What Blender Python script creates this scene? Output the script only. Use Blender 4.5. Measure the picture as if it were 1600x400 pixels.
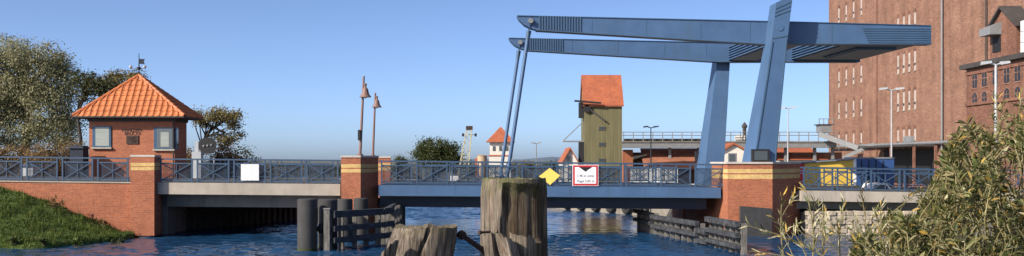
import bpy, bmesh, math, random
import numpy as np
from mathutils import Vector, Matrix, noise

for o in list(bpy.data.objects):
    bpy.data.objects.remove(o)
S = bpy.context.scene
COL = S.collection
R = math.radians

# ------------------------------------------------------------------ camera
F = 1600.0          # focal length in pixels of the 1600 px wide photograph
HZ = 250.0          # horizon row
CH = 3.7            # camera height above the water
cam = bpy.data.cameras.new('camera')
cam.sensor_width = 36.0
cam.lens = 36.0
cam.shift_y = (HZ - 200.0) / 1600.0
cam.clip_start = 0.1
cam.clip_end = 6000
camo = bpy.data.objects.new('camera', cam)
camo.location = (0, 0, CH)
camo.rotation_euler = (R(90), 0, 0)
COL.objects.link(camo)
S.camera = camo

# ------------------------------------------------------------------ sky, sun, exposure
SUN_AZ = R(54)      # left of straight behind the camera
SUN_EL = R(31)
W = bpy.data.worlds.new('World')
S.world = W
W.use_nodes = True
nt = W.node_tree
sky = nt.nodes.new('ShaderNodeTexSky')
sky.sky_type = 'NISHITA'
sky.sun_disc = False
sky.sun_elevation = SUN_EL
sky.sun_rotation = R(180) + SUN_AZ
sky.altitude = 0
sky.air_density = 0.38
sky.dust_density = 1.05
sky.ozone_density = 2.8
bg = nt.nodes['Background']
bg.inputs[1].default_value = 0.15
nt.links.new(sky.outputs[0], bg.inputs[0])

sl = bpy.data.lights.new('sun', 'SUN')
sl.energy = 5.0
sl.angle = R(0.5)
sl.color = (1.0, 0.90, 0.76)
so = bpy.data.objects.new('sun', sl)
so.rotation_euler = (R(90) - SUN_EL, 0, -SUN_AZ)
so.location = (-60, -50, 60)
COL.objects.link(so)
S.view_settings.view_transform = 'Standard'
S.view_settings.look = 'None'
S.view_settings.exposure = 0.5
S.view_settings.gamma = 1.0

# ------------------------------------------------------------------ projections (pixel -> place)
def P(px, py, Y):
    return Vector(((px - 800) / F * Y, Y, CH + (HZ - py) / F * Y))

BA = math.atan(0.047)            # bridge axis turned a little against the picture plane
CA, SA = math.cos(BA), math.sin(BA)
BD = 50.0
def B(u, v, z):
    return (u * CA - v * SA, BD + u * SA + v * CA, z)
def UZ(px, py, v):
    kx = (px - 800) / F
    t = (v + BD * CA) / (CA - kx * SA)
    return (kx * t * CA + (t - BD) * SA, CH + (HZ - py) / F * t)
def U(px, v=0.0):
    return UZ(px, 250, v)[0]

# ------------------------------------------------------------------ materials
MATS = {}
def newmat(name):
    m = bpy.data.materials.new(name)
    m.use_nodes = True
    MATS[name] = m
    return m, m.node_tree, m.node_tree.nodes['Principled BSDF']
def N(t, typ, **kw):
    n = t.nodes.new(typ)
    for k, v in kw.items():
        setattr(n, k, v)
    return n
def ramp(t, fac, stops):
    r = N(t, 'ShaderNodeValToRGB')
    e = r.color_ramp.elements
    while len(e) > len(stops):
        e.remove(e[-1])
    while len(e) < len(stops):
        e.new(0.5)
    for i, (p, c) in enumerate(stops):
        e[i].position = p
        e[i].color = (c[0], c[1], c[2], 1)
    t.links.new(fac, r.inputs[0])
    return r.outputs[0]
def tex_noise(t, scale, detail=4, rough=0.55, vec=None, sc=None):
    n = N(t, 'ShaderNodeTexNoise')
    n.inputs['Scale'].default_value = scale
    n.inputs['Detail'].default_value = detail
    n.inputs['Roughness'].default_value = rough
    if vec is None:
        g = N(t, 'ShaderNodeNewGeometry')
        vec = g.outputs['Position']
    if sc:
        mp = N(t, 'ShaderNodeMapping')
        mp.inputs['Scale'].default_value = sc
        t.links.new(vec, mp.inputs[0])
        vec = mp.outputs[0]
    t.links.new(vec, n.inputs['Vector'])
    return n.outputs['Fac']
def mixc(t, fac, a, b, mode='MIX'):
    m = N(t, 'ShaderNodeMix', data_type='RGBA', blend_type=mode)
    for s, v in ((m.inputs[0], fac), (m.inputs[6], a), (m.inputs[7], b)):
        if isinstance(v, (int, float)):
            s.default_value = v
        elif isinstance(v, tuple):
            s.default_value = (v[0], v[1], v[2], 1)
        else:
            t.links.new(v, s)
    return m.outputs[2]
def bump(t, bs, h, strength=0.3, dist=0.02):
    b = N(t, 'ShaderNodeBump')
    b.inputs['Strength'].default_value = strength
    b.inputs['Distance'].default_value = dist
    t.links.new(h, b.inputs['Height'])
    t.links.new(b.outputs[0], bs.inputs['Normal'])

def plain(name, col, rough=0.6, var=0.25, scale=1.5, metal=0.0, sc=None, dirt=None, spec=0.5):
    """a painted or solid surface with uneven tone and a little dirt"""
    m, t, bs = newmat(name)
    if max(col) < 0.6:
        col = tuple(c * 0.92 for c in col)
    f = tex_noise(t, scale, 6, 0.6, sc=sc)
    lo = tuple(c * (1 - var) for c in col)
    hi = tuple(min(1, c * (1 + var)) for c in col)
    c = ramp(t, f, [(0.3, lo), (0.7, hi)])
    if dirt:
        g = tex_noise(t, scale * 0.7 + 0.3, 8, 0.7, sc=(1.5, 1.5, 0.3))
        k = ramp(t, g, [(0.5, (0, 0, 0)), (0.75, (1, 1, 1))])
        c = mixc(t, k, c, dirt)
    t.links.new(c, bs.inputs['Base Color'])
    bs.inputs['Roughness'].default_value = rough
    bs.inputs['Metallic'].default_value = metal
    bs.inputs['Specular IOR Level'].default_value = spec
    fine = tex_noise(t, 40, 3)
    bump(t, bs, fine, 0.12, 0.01)
    return m

def brick(name, c1, c2, mortar, bw=0.25, bh=0.083, weather=0.16, streak=False):
    m, t, bs = newmat(name)
    uv = N(t, 'ShaderNodeUVMap')
    b = N(t, 'ShaderNodeTexBrick')
    b.inputs['Scale'].default_value = 1.0
    b.inputs['Brick Width'].default_value = bw
    b.inputs['Row Height'].default_value = bh
    b.inputs['Mortar Size'].default_value = 0.007
    b.inputs['Bias'].default_value = 0.0
    b.inputs['Color1'].default_value = (*c1, 1)
    b.inputs['Color2'].default_value = (*c2, 1)
    b.inputs['Mortar'].default_value = (*mortar, 1)
    t.links.new(uv.outputs[0], b.inputs['Vector'])
    f = tex_noise(t, 0.9, 8, 0.65)
    k = ramp(t, f, [(0.3, (0.84, 0.83, 0.82)), (0.55, (1, 1, 1)), (0.8, (1.12, 1.1, 1.08))])
    c = mixc(t, 1.0, b.outputs['Color'], k, 'MULTIPLY')
    f2 = tex_noise(t, 9.0, 3, 0.5)
    k2 = ramp(t, f2, [(0.3, (0.92 - weather,) * 3), (0.7, (0.92 + weather,) * 3)])
    c = mixc(t, 1.0, c, k2, 'MULTIPLY')
    if streak:      # soot runs and paler patched areas of an old wall
        f3 = tex_noise(t, 0.5, 7, 0.65, sc=(1.6, 1.6, 0.16))
        k3 = ramp(t, f3, [(0.3, (0.68, 0.66, 0.64)), (0.5, (1, 1, 1)), (0.72, (1.14, 1.16, 1.16))])
        c = mixc(t, 1.0, c, k3, 'MULTIPLY')
        f4 = tex_noise(t, 0.35, 5, 0.6, sc=(1, 1, 2.2))
        k4 = ramp(t, f4, [(0.35, (0.86, 0.84, 0.82)), (0.65, (1.1, 1.1, 1.1))])
        c = mixc(t, 1.0, c, k4, 'MULTIPLY')
    t.links.new(c, bs.inputs['Base Color'])
    bs.inputs['Roughness'].default_value = 0.85
    bump(t, bs, b.outputs['Fac'], -0.4, 0.01)
    return m

def foliage(name, stops, rough=0.55, trans=0.45):
    m, t, bs = newmat(name)
    g = N(t, 'ShaderNodeNewGeometry')
    c = ramp(t, g.outputs['Random Per Island'], stops)
    f = tex_noise(t, 0.8, 3)
    k = ramp(t, f, [(0.3, (0.7, 0.72, 0.7)), (0.7, (1.25, 1.2, 1.1))])
    c = mixc(t, 1.0, c, k, 'MULTIPLY')
    t.links.new(c, bs.inputs['Base Color'])
    bs.inputs['Roughness'].default_value = rough
    bs.inputs['Specular IOR Level'].default_value = 0.3
    tr = N(t, 'ShaderNodeBsdfTranslucent')
    t.links.new(c, tr.inputs[0])
    mx = N(t, 'ShaderNodeMixShader')
    mx.inputs[0].default_value = trans

    t.links.new(bs.outputs[0], mx.inputs[1])
    t.links.new(tr.outputs[0], mx.inputs[2])
    t.links.new(mx.outputs[0], t.nodes['Material Output'].inputs[0])
    return m

brick('brick', (0.42, 0.128, 0.054), (0.325, 0.090, 0.040), (0.33, 0.21, 0.14))
brick('brick_yellow', (0.72, 0.47, 0.15), (0.62, 0.40, 0.12), (0.5, 0.42, 0.3), weather=0.15)
brick('brick_silo', (0.30, 0.150, 0.096), (0.19, 0.092, 0.062), (0.28, 0.205, 0.155), weather=0.3, bw=0.3, bh=0.1, streak=True)
brick('brick_annex', (0.24, 0.10, 0.062), (0.15, 0.062, 0.042), (0.2, 0.145, 0.11), weather=0.3, bw=0.3, bh=0.1, streak=True)
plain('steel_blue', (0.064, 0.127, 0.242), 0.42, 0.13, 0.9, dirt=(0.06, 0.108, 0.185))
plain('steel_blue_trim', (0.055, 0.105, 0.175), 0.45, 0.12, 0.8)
plain('steel_blue_dark', (0.015, 0.026, 0.045), 0.5, 0.15, 1)  # for the leaf girders: shade under the deck is put into the colour
plain('rail_blue', (0.042, 0.080, 0.14), 0.5, 0.15, 2)
plain('wire', (0.03, 0.048, 0.075), 0.5, 0.1, 2)
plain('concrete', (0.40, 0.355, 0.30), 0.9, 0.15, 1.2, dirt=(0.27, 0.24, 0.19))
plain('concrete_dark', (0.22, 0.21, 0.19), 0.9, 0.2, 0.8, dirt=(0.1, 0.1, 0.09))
plain('quay_concrete', (0.26, 0.235, 0.2), 0.9, 0.2, 1.0, dirt=(0.12, 0.11, 0.09))
plain('cap_stone', (0.52, 0.47, 0.42), 0.85, 0.12, 2)
plain('asphalt', (0.06, 0.06, 0.062), 0.9, 0.2, 2)
plain('pile_steel', (0.04, 0.04, 0.042), 0.8, 0.25, 1.6, dirt=(0.024, 0.022, 0.021))
plain('sheet_steel', (0.055, 0.052, 0.05), 0.75, 0.3, 1.5, dirt=(0.09, 0.05, 0.03))
plain('rubber', (0.02, 0.02, 0.021), 0.8, 0.2, 3)
plain('black_metal', (0.012, 0.012, 0.014), 0.7, 0.2, 3)
plain('dark_blue', (0.012, 0.02, 0.036), 0.8, 0.2, 2)
plain('white_paint', (0.74, 0.74, 0.72), 0.5, 0.06, 1.5)
plain('white_print', (0.80, 0.79, 0.80), 0.45, 0.03, 1.5)
plain('galv', (0.21, 0.22, 0.23), 0.5, 0.12, 2)
plain('lamp_grey', (0.40, 0.42, 0.44), 0.5, 0.1, 2)
plain('lamp_rust', (0.20, 0.115, 0.095), 0.6, 0.15, 2)
plain('sign_red', (0.52, 0.025, 0.035), 0.4, 0.05, 2)
plain('sign_yellow', (0.86, 0.62, 0.13), 0.4, 0.04, 2)
plain('sign_black', (0.015, 0.015, 0.017), 0.5, 0.1, 2)
plain('ink_grey', (0.16, 0.16, 0.2), 0.6, 0.1, 2)
plain('roof_dark', (0.05, 0.046, 0.045), 0.8, 0.25, 1.5)
plain('roof_red', (0.42, 0.125, 0.06), 0.8, 0.22, 2.5)
plain('roof_old', (0.30, 0.12, 0.07), 0.85, 0.25, 1.2, dirt=(0.16, 0.09, 0.06))
plain('tile', (0.50, 0.15, 0.045), 0.6, 0.26, 2.6, dirt=(0.36, 0.115, 0.045))
plain('render_white', (0.60, 0.58, 0.53), 0.85, 0.08, 1)
plain('render_beige', (0.5, 0.38, 0.25), 0.85, 0.1, 1)
plain('window_light', (0.46, 0.39, 0.34), 0.5, 0.2, 1.2)
plain('crane_yellow', (0.5, 0.45, 0.26), 0.6, 0.2, 2)
plain('yellow_paint', (0.66, 0.45, 0.07), 0.5, 0.08, 1.2)
plain('blue_paint', (0.035, 0.085, 0.24), 0.4, 0.15, 1.2)
plain('rust', (0.05, 0.028, 0.02), 0.85, 0.4, 14)
plain('bark', (0.10, 0.08, 0.06), 0.9, 0.35, 4, sc=(3, 3, 0.5))
plain('bark_dark', (0.045, 0.038, 0.03), 0.9, 0.35, 4, sc=(3, 3, 0.5))
plain('twig', (0.22, 0.19, 0.09), 0.8, 0.3, 8)
plain('stone', (0.42, 0.36, 0.28), 0.9, 0.3, 2.5, dirt=(0.13, 0.12, 0.08))
plain('hill', (0.10, 0.14, 0.19), 1.0, 0.1, 0.01)  # blue of the distance haze is put into the base colour
plain('algae', (0.03, 0.04, 0.014), 0.9, 0.4, 6)

# glass
m, t, bs = newmat('glass')
bs.inputs['Base Color'].default_value = (0.05, 0.065, 0.075, 1)
bs.inputs['Roughness'].default_value = 0.06
bs.inputs['Specular IOR Level'].default_value = 0.9
m, t, bs = newmat('dark_glass')
bs.inputs['Base Color'].default_value = (0.02, 0.018, 0.018, 1)
bs.inputs['Roughness'].default_value = 0.35
m, t, bs = newmat('frame_blue')
t.links.new(ramp(t, tex_noise(t, 2, 3), [(0.3, (0.02, 0.065, 0.13)), (0.7, (0.028, 0.085, 0.16))]), bs.inputs['Base Color'])
bs.inputs['Roughness'].default_value = 0.4
m, t, bs = newmat('blind')
c = ramp(t, tex_noise(t, 6, 2, sc=(0.2, 0.2, 5)), [(0.3, (0.24, 0.27, 0.25)), (0.7, (0.32, 0.35, 0.32))])
t.links.new(c, bs.inputs['Base Color'])
bs.inputs['Roughness'].default_value = 0.3

# board print: rows of faint grey on white
m, t, bs = newmat('board_print')
uv = N(t, 'ShaderNodeUVMap')
f = tex_noise(t, 9, 2, vec=uv.outputs[0], sc=(1.0, 3.2, 1))
c = ramp(t, f, [(0.5, (0.76, 0.76, 0.75)), (0.62, (0.56, 0.58, 0.58))])
t.links.new(c, bs.inputs['Base Color'])
bs.inputs['Roughness'].default_value = 0.5

# planks, grey-green vertical boards of the granary
m, t, bs = newmat('olive_boards')
uv = N(t, 'ShaderNodeUVMap')
b = N(t, 'ShaderNodeTexBrick')
b.offset = 0.0
for k, v in (('Scale', 1.0), ('Brick Width', 0.24), ('Row Height', 30.0), ('Mortar Size', 0.018)):
    b.inputs[k].default_value = v
b.inputs['Color1'].default_value = (0.15, 0.135, 0.068, 1)
b.inputs['Color2'].default_value = (0.128, 0.118, 0.058, 1)
b.inputs['Mortar'].default_value = (0.085, 0.08, 0.042, 1)
t.links.new(uv.outputs[0], b.inputs['Vector'])
k = ramp(t, tex_noise(t, 1.2, 6, 0.6, sc=(3, 3, 0.3)), [(0.3, (0.75, 0.75, 0.75)), (0.7, (1.2, 1.2, 1.2))])
t.links.new(mixc(t, 1.0, b.outputs['Color'], k, 'MULTIPLY'), bs.inputs['Base Color'])
bs.inputs['Roughness'].default_value = 0.85
bump(t, bs, b.outputs['Fac'], -0.5, 0.02)

# small clay tiles seen from far
m, t, bs = newmat('far_tiles')
uv = N(t, 'ShaderNodeUVMap')
b = N(t, 'ShaderNodeTexBrick')
for k, v in (('Scale', 1.0), ('Brick Width', 0.25), ('Row Height', 0.3), ('Mortar Size', 0.02)):
    b.inputs[k].default_value = v
b.inputs['Color1'].default_value = (0.40, 0.115, 0.048, 1)
b.inputs['Color2'].default_value = (0.32, 0.09, 0.042, 1)
b.inputs['Mortar'].default_value = (0.24, 0.07, 0.035, 1)
t.links.new(uv.outputs[0], b.inputs['Vector'])
k = ramp(t, tex_noise(t, 0.9, 6, 0.65), [(0.3, (0.8, 0.8, 0.82)), (0.7, (1.15, 1.15, 1.1))])
t.links.new(mixc(t, 1.0, b.outputs['Color'], k, 'MULTIPLY'), bs.inputs['Base Color'])
bs.inputs['Roughness'].default_value = 0.8

# weathered pile timber
def timber(name, stops, moss=None, mossz=None):
    m, t, bs = newmat(name)
    f = tex_noise(t, 5.0, 10, 0.72, sc=(11, 11, 0.55))
    c = ramp(t, f, stops)
    g = tex_noise(t, 5, 5, 0.6)
    k = ramp(t, g, [(0.3, (0.62, 0.6, 0.58)), (0.7, (1.25, 1.22, 1.18))])
    c = mixc(t, 1.0, c, k, 'MULTIPLY')
    r_ = tex_noise(t, 4, 6, 0.6, sc=(2.5, 2.5, 0.5))
    kr = ramp(t, r_, [(0.6, (0, 0, 0)), (0.75, (0.6, 0.6, 0.6))])
    c = mixc(t, kr, c, (0.20, 0.095, 0.04))
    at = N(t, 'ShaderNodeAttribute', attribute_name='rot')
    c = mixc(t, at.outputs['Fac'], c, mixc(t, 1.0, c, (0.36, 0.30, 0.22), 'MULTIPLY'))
    if moss:
        ge = N(t, 'ShaderNodeNewGeometry')
        sx = N(t, 'ShaderNodeSeparateXYZ')
        t.links.new(ge.outputs['Position'], sx.inputs[0])
        mr = N(t, 'ShaderNodeMapRange')
        mr.inputs[1].default_value = mossz[0]
        mr.inputs[2].default_value = mossz[1]
        t.links.new(sx.outputs[2], mr.inputs[0])
        nz = tex_noise(t, 12, 5, 0.7)
        mm = N(t, 'ShaderNodeMath', operation='MULTIPLY')
        t.links.new(mr.outputs[0], mm.inputs[0])
        t.links.new(ramp(t, nz, [(0.4, (0, 0, 0)), (0.6, (1, 1, 1))]), mm.inputs[1])
        c = mixc(t, mm.outputs[0], c, moss)
    t.links.new(c, bs.inputs['Base Color'])
    bs.inputs['Roughness'].default_value = 0.9
    bs.inputs['Specular IOR Level'].default_value = 0.25
    h = tex_noise(t, 8, 9, 0.75, sc=(12, 12, 0.6))
    bump(t, bs, h, 0.9, 0.014)
    return m
WOODST = [(0.32, (0.028, 0.023, 0.018)), (0.44, (0.105, 0.086, 0.068)), (0.56, (0.215, 0.182, 0.148)), (0.72, (0.34, 0.30, 0.255))]
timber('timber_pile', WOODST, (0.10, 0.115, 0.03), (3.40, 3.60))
timber('timber_low', WOODST, (0.12, 0.11, 0.05), (3.15, 3.25))
m, t, bs = newmat('fender_wood')
f = tex_noise(t, 2.2, 7, 0.65, sc=(1.5, 1.5, 3))
t.links.new(ramp(t, f, [(0.3, (0.014, 0.016, 0.019)), (0.5, (0.032, 0.036, 0.043)), (0.7, (0.075, 0.08, 0.09)), (0.8, (0.12, 0.12, 0.115))]), bs.inputs['Base Color'])
bs.inputs['Roughness'].default_value = 0.85
bump(t, bs, f, 0.4, 0.03)
m, t, bs = newmat('fender_post')
f = tex_noise(t, 2.2, 7, 0.65, sc=(3, 3, 1))
t.links.new(ramp(t, f, [(0.3, (0.05, 0.045, 0.038)), (0.55, (0.13, 0.122, 0.11)), (0.8, (0.3, 0.285, 0.27))]), bs.inputs['Base Color'])
bs.inputs['Roughness'].default_value = 0.85

# ground, grass
m, t, bs = newmat('ground')
f = tex_noise(t, 0.12, 8, 0.6)
c = ramp(t, f, [(0.35, (0.06, 0.07, 0.03)), (0.5, (0.11, 0.105, 0.08)), (0.65, (0.15, 0.145, 0.13))])
t.links.new(c, bs.inputs['Base Color'])
bs.inputs['Roughness'].default_value = 0.95
m, t, bs = newmat('turf')
f = tex_noise(t, 1.6, 8, 0.6)
t.links.new(ramp(t, f, [(0.3, (0.045, 0.075, 0.012)), (0.7, (0.085, 0.13, 0.022))]), bs.inputs['Base Color'])
bs.inputs['Roughness'].default_value = 0.95
foliage('grass', [(0, (0.045, 0.085, 0.012)), (0.6, (0.085, 0.13, 0.022)), (0.93, (0.13, 0.16, 0.035)), (1, (0.22, 0.17, 0.08))], 0.6, 0.3)
foliage('willow', [(0, (0.16, 0.175, 0.10)), (0.5, (0.27, 0.275, 0.165)), (0.9, (0.37, 0.36, 0.23)), (1, (0.40, 0.34, 0.17))])
foliage('pine', [(0, (0.035, 0.05, 0.022)), (0.6, (0.075, 0.085, 0.035)), (1, (0.13, 0.12, 0.05))])
foliage('autumn', [(0, (0.12, 0.11, 0.045)), (0.5, (0.2, 0.17, 0.07)), (1, (0.28, 0.22, 0.09))])
foliage('scrub', [(0, (0.14, 0.09, 0.045)), (0.5, (0.23, 0.15, 0.075)), (1, (0.28, 0.21, 0.10))])
foliage('broadleaf', [(0, (0.035, 0.055, 0.02)), (0.6, (0.065, 0.085, 0.028)), (1, (0.12, 0.12, 0.04))])
foliage('shrub_leaf', [(0, (0.05, 0.07, 0.018)), (0.4, (0.12, 0.13, 0.042)), (0.7, (0.215, 0.195, 0.08)),
                       (0.92, (0.33, 0.29, 0.16)), (0.97, (0.40, 0.28, 0.08)), (1, (0.55, 0.30, 0.04))], 0.45, 0.35)
for nm, c_ in (('leaf_green', (0.085, 0.11, 0.03)), ('leaf_olive', (0.17, 0.165, 0.065)),
               ('leaf_pale', (0.36, 0.33, 0.2)), ('leaf_yellow', (0.42, 0.28, 0.06))):
    m, t, bs = newmat(nm)
    t.links.new(ramp(t, tex_noise(t, 20, 3), [(0.3, tuple(x * .75 for x in c_)), (0.7, tuple(x * 1.2 for x in c_))]), bs.inputs['Base Color'])
    bs.inputs['Roughness'].default_value = 0.45
    bs.inputs['Specular IOR Level'].default_value = 0.3

# water
m, t, bs = newmat('water')
bs.inputs['Base Color'].default_value = (0.011, 0.045, 0.108, 1)
bs.inputs['Roughness'].default_value = 0.07
bs.inputs['IOR'].default_value = 1.333
a = tex_noise(t, 1.0, 5, 0.62, sc=(0.75, 1.25, 1))
b_ = tex_noise(t, 1.0, 3, 0.5, sc=(4.5, 7, 1))
c_ = tex_noise(t, 1.0, 2, 0.5, sc=(0.10, 0.22, 1))
mr = N(t, 'ShaderNodeMapRange')
mr.inputs[1].default_value = 0.35
mr.inputs[2].default_value = 0.62
mr.inputs[3].default_value = 0.45
t.links.new(c_, mr.inputs[0])
m1 = N(t, 'ShaderNodeMath', operation='MULTIPLY_ADD')
m1.inputs[1].default_value = 0.20
t.links.new(b_, m1.inputs[0]); t.links.new(a, m1.inputs[2])
m2 = N(t, 'ShaderNodeMath', operation='MULTIPLY')
t.links.new(m1.outputs[0], m2.inputs[0]); t.links.new(mr.outputs[0], m2.inputs[1])
bump(t, bs, m2.outputs[0], 1.0, 0.05)

# ------------------------------------------------------------------ mesh helpers
def tag(o, label=None, cat=None, group=None, kind=None):
    if label: o['label'] = label
    if cat: o['category'] = cat
    if group: o['group'] = group
    if kind: o['kind'] = kind
    return o
def wloc(o):
    v = Vector(o.location)
    while o.parent:
        o = o.parent
        v += o.location
    return v
def thing(name, loc, label, cat, group=None):
    o = bpy.data.objects.new(name, None)
    o.empty_display_size = 0.2
    o.location = loc
    COL.objects.link(o)
    return tag(o, label, cat, group)
def link(name, me, mat, parent, origin):
    o = bpy.data.objects.new(name, me)
    if mat and not me.materials:
        me.materials.append(MATS[mat])
    COL.objects.link(o)
    if parent:
        o.parent = parent
        o.location = Vector(origin) - wloc(parent)
    else:
        o.location = origin
    return o

class MB:
    def __init__(s, T=None):
        s.v = []; s.f = []; s.T = T
    def add(s, vs, fs):
        n = len(s.v)
        s.v += [tuple(s.T(*q)) if s.T else tuple(q) for q in vs]
        s.f += [tuple(n + i for i in f) for f in fs]
        return s
    def box(s, x0, x1, y0, y1, z0, z1):
        return s.add([(x0,y0,z0),(x1,y0,z0),(x1,y1,z0),(x0,y1,z0),(x0,y0,z1),(x1,y0,z1),(x1,y1,z1),(x0,y1,z1)],
                     [(0,3,2,1),(4,5,6,7),(0,1,5,4),(1,2,6,5),(2,3,7,6),(3,0,4,7)])
    def hexa(s, q):
        return s.add(q, [(0,3,2,1),(4,5,6,7),(0,1,5,4),(1,2,6,5),(2,3,7,6),(3,0,4,7)])
    def prism(s, bot, top):
        n = len(bot)
        fs = [tuple(range(n - 1, -1, -1)), tuple(range(n, 2 * n))]
        fs += [(i, (i + 1) % n, n + (i + 1) % n, n + i) for i in range(n)]
        return s.add(list(bot) + list(top), fs)
    def bar(s, a, b, w, h=None, up=(0, 0, 1)):
        """square bar from a to b"""
        a = Vector(a); b = Vector(b); h = h or w
        d = (b - a).normalized(); up = Vector(up)
        if abs(d.dot(up)) > 0.98: up = Vector((0, 1, 0))
        x = d.cross(up).normalized() * (w / 2); y = x.cross(d).normalized() * (h / 2)
        return s.add([a-x-y, a+x-y, b+x-y, b-x-y, a-x+y, a+x+y, b+x+y, b-x+y],
                     [(0,3,2,1),(4,5,6,7),(0,1,5,4),(1,2,6,5),(2,3,7,6),(3,0,4,7)])
    def tube(s, pts, rs, n=8, cap=True):
        pts = [Vector(p) for p in pts]
        if not isinstance(rs, (list, tuple)): rs = [rs] * len(pts)
        vs = []; fs = []
        for i, p in enumerate(pts):
            d = (pts[min(i + 1, len(pts) - 1)] - pts[max(i - 1, 0)]).normalized()
            up = Vector((0, 1, 0)) if abs(d.z) > 0.8 else Vector((0, 0, 1))
            x = d.cross(up).normalized(); y = x.cross(d)
            for k in range(n):
                a = 2 * math.pi * k / n
                vs.append(p + (x * math.cos(a) + y * math.sin(a)) * rs[i])
        for i in range(len(pts) - 1):
            for k in range(n):
                k2 = (k + 1) % n
                fs.append((i*n + k, i*n + k2, (i+1)*n + k2, (i+1)*n + k))
        if cap:
            fs.append(tuple(range(n - 1, -1, -1)))
            fs.append(tuple(range((len(pts) - 1) * n, len(pts) * n)))
        return s.add(vs, fs)
    def lathe(s, c, prof, n=16):
        c = Vector(c); vs = []; fs = []
        for r_, z in prof:
            for k in range(n):
                a = 2 * math.pi * k / n
                vs.append((c.x + r_ * math.cos(a), c.y + r_ * math.sin(a), c.z + z))
        for i in range(len(prof) - 1):
            for k in range(n):
                k2 = (k + 1) % n
                fs.append((i*n + k, i*n + k2, (i+1)*n + k2, (i+1)*n + k))
        fs.append(tuple(range(n - 1, -1, -1)))
        fs.append(tuple(range((len(prof) - 1) * n, len(prof) * n)))
        return s.add(vs, fs)
    def build(s, name, mat, parent=None, smooth=False, fix=True):
        co = np.array(s.v, dtype=float)
        o = Vector((float((co[:,0].min() + co[:,0].max()) / 2), float((co[:,1].min() + co[:,1].max()) / 2), float(co[:,2].min())))
        me = bpy.data.meshes.new(name)
        me.from_pydata([tuple(c) for c in (co - np.array(o))], [], s.f)
        if fix:
            bm = bmesh.new(); bm.from_mesh(me)
            bmesh.ops.recalc_face_normals(bm, faces=bm.faces)
            bm.to_mesh(me); bm.free()
        uvl = me.uv_layers.new(name='UVMap')
        Z = Vector((0, 0, 1))
        for p in me.polygons:
            n = p.normal
            if abs(n.z) > 0.999:
                tx, ty = Vector((1, 0, 0)), Vector((0, 1, 0))
            else:
                tx = Z.cross(n).normalized(); ty = n.cross(tx)
            for li in p.loop_indices:
                q = me.vertices[me.loops[li].vertex_index].co + o
                uvl.data[li].uv = (q.dot(tx), q.dot(ty))
            p.use_smooth = smooth
        if smooth:
            try:
                me.set_sharp_from_angle(angle=R(40))
            except Exception:
                pass
        return link(name, me, mat, parent, o)

def text_mesh(name, body, size, mat, parent, loc, rot=(R(90), 0, 0), extrude=0.01, align='CENTER'):
    cu = bpy.data.curves.new(name, 'FONT')
    cu.body = body; cu.size = size; cu.align_x = align; cu.extrude = extrude
    tmp = bpy.data.objects.new('tmp_text', cu)
    COL.objects.link(tmp)
    dg = bpy.context.evaluated_depsgraph_get()
    me = bpy.data.meshes.new_from_object(tmp.evaluated_get(dg))
    bpy.data.objects.remove(tmp)
    me.materials.clear()
    o = link(name, me, mat, parent, loc)
    o.rotation_euler = rot
    return o

def quads_object(name, V, Fc, mat, parent, origin, kind='stuff'):
    me = bpy.data.meshes.new(name)
    V = V - np.array(origin)
    me.vertices.add(len(V)); me.vertices.foreach_set('co', V.astype(np.float32).ravel())
    k = Fc.shape[1]
    me.loops.add(Fc.size); me.loops.foreach_set('vertex_index', Fc.astype(np.int32).ravel())
    me.polygons.add(len(Fc))
    me.polygons.foreach_set('loop_start', np.arange(0, Fc.size, k, dtype=np.int32))
    me.polygons.foreach_set('loop_total', np.full(len(Fc), k, dtype=np.int32))
    me.update(calc_edges=True); me.validate()
    o = link(name, me, mat, parent, origin)
    if kind: o['kind'] = kind
    return o

rng = np.random.default_rng(7)
random.seed(5)
def clump_leaves(pts, out, size, aspect=0.6, droop=0.0):
    """leaves lying roughly on the outside of their clump, as leaves turn to the light"""
    n = len(pts)
    nr = out * 1.0 + rng.normal(size=(n, 3)) * .55 + np.array([0, 0, .25])
    nr /= np.linalg.norm(nr, axis=1)[:, None]
    d = rng.normal(size=(n, 3)); d[:, 2] -= droop
    d -= (d * nr).sum(1)[:, None] * nr; d /= np.linalg.norm(d, axis=1)[:, None]
    e = np.cross(d, nr)
    s = size * rng.uniform(0.6, 1.35, n)[:, None]
    V = np.stack([pts - d*s*0.5, pts + e*s*aspect*0.5, pts + d*s*0.5, pts - e*s*aspect*0.5], 1).reshape(-1, 3)
    return V, np.arange(4 * n).reshape(n, 4)
def rand_leaves(pts, size, aspect=0.55, droop=0.0):
    """one small diamond leaf at each point, any orientation"""
    n = len(pts)
    d = rng.normal(size=(n, 3)); d[:, 2] -= droop
    d /= np.linalg.norm(d, axis=1)[:, None]
    e = rng.normal(size=(n, 3))
    e -= (e * d).sum(1)[:, None] * d
    e /= np.linalg.norm(e, axis=1)[:, None]
    s = size * rng.uniform(0.6, 1.35, n)[:, None]
    V = np.stack([pts - d*s*0.5, pts + e*s*aspect*0.5, pts + d*s*0.5, pts - e*s*aspect*0.5], 1).reshape(-1, 3)
    Fc = np.arange(4 * n).reshape(n, 4)
    return V, Fc

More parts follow.
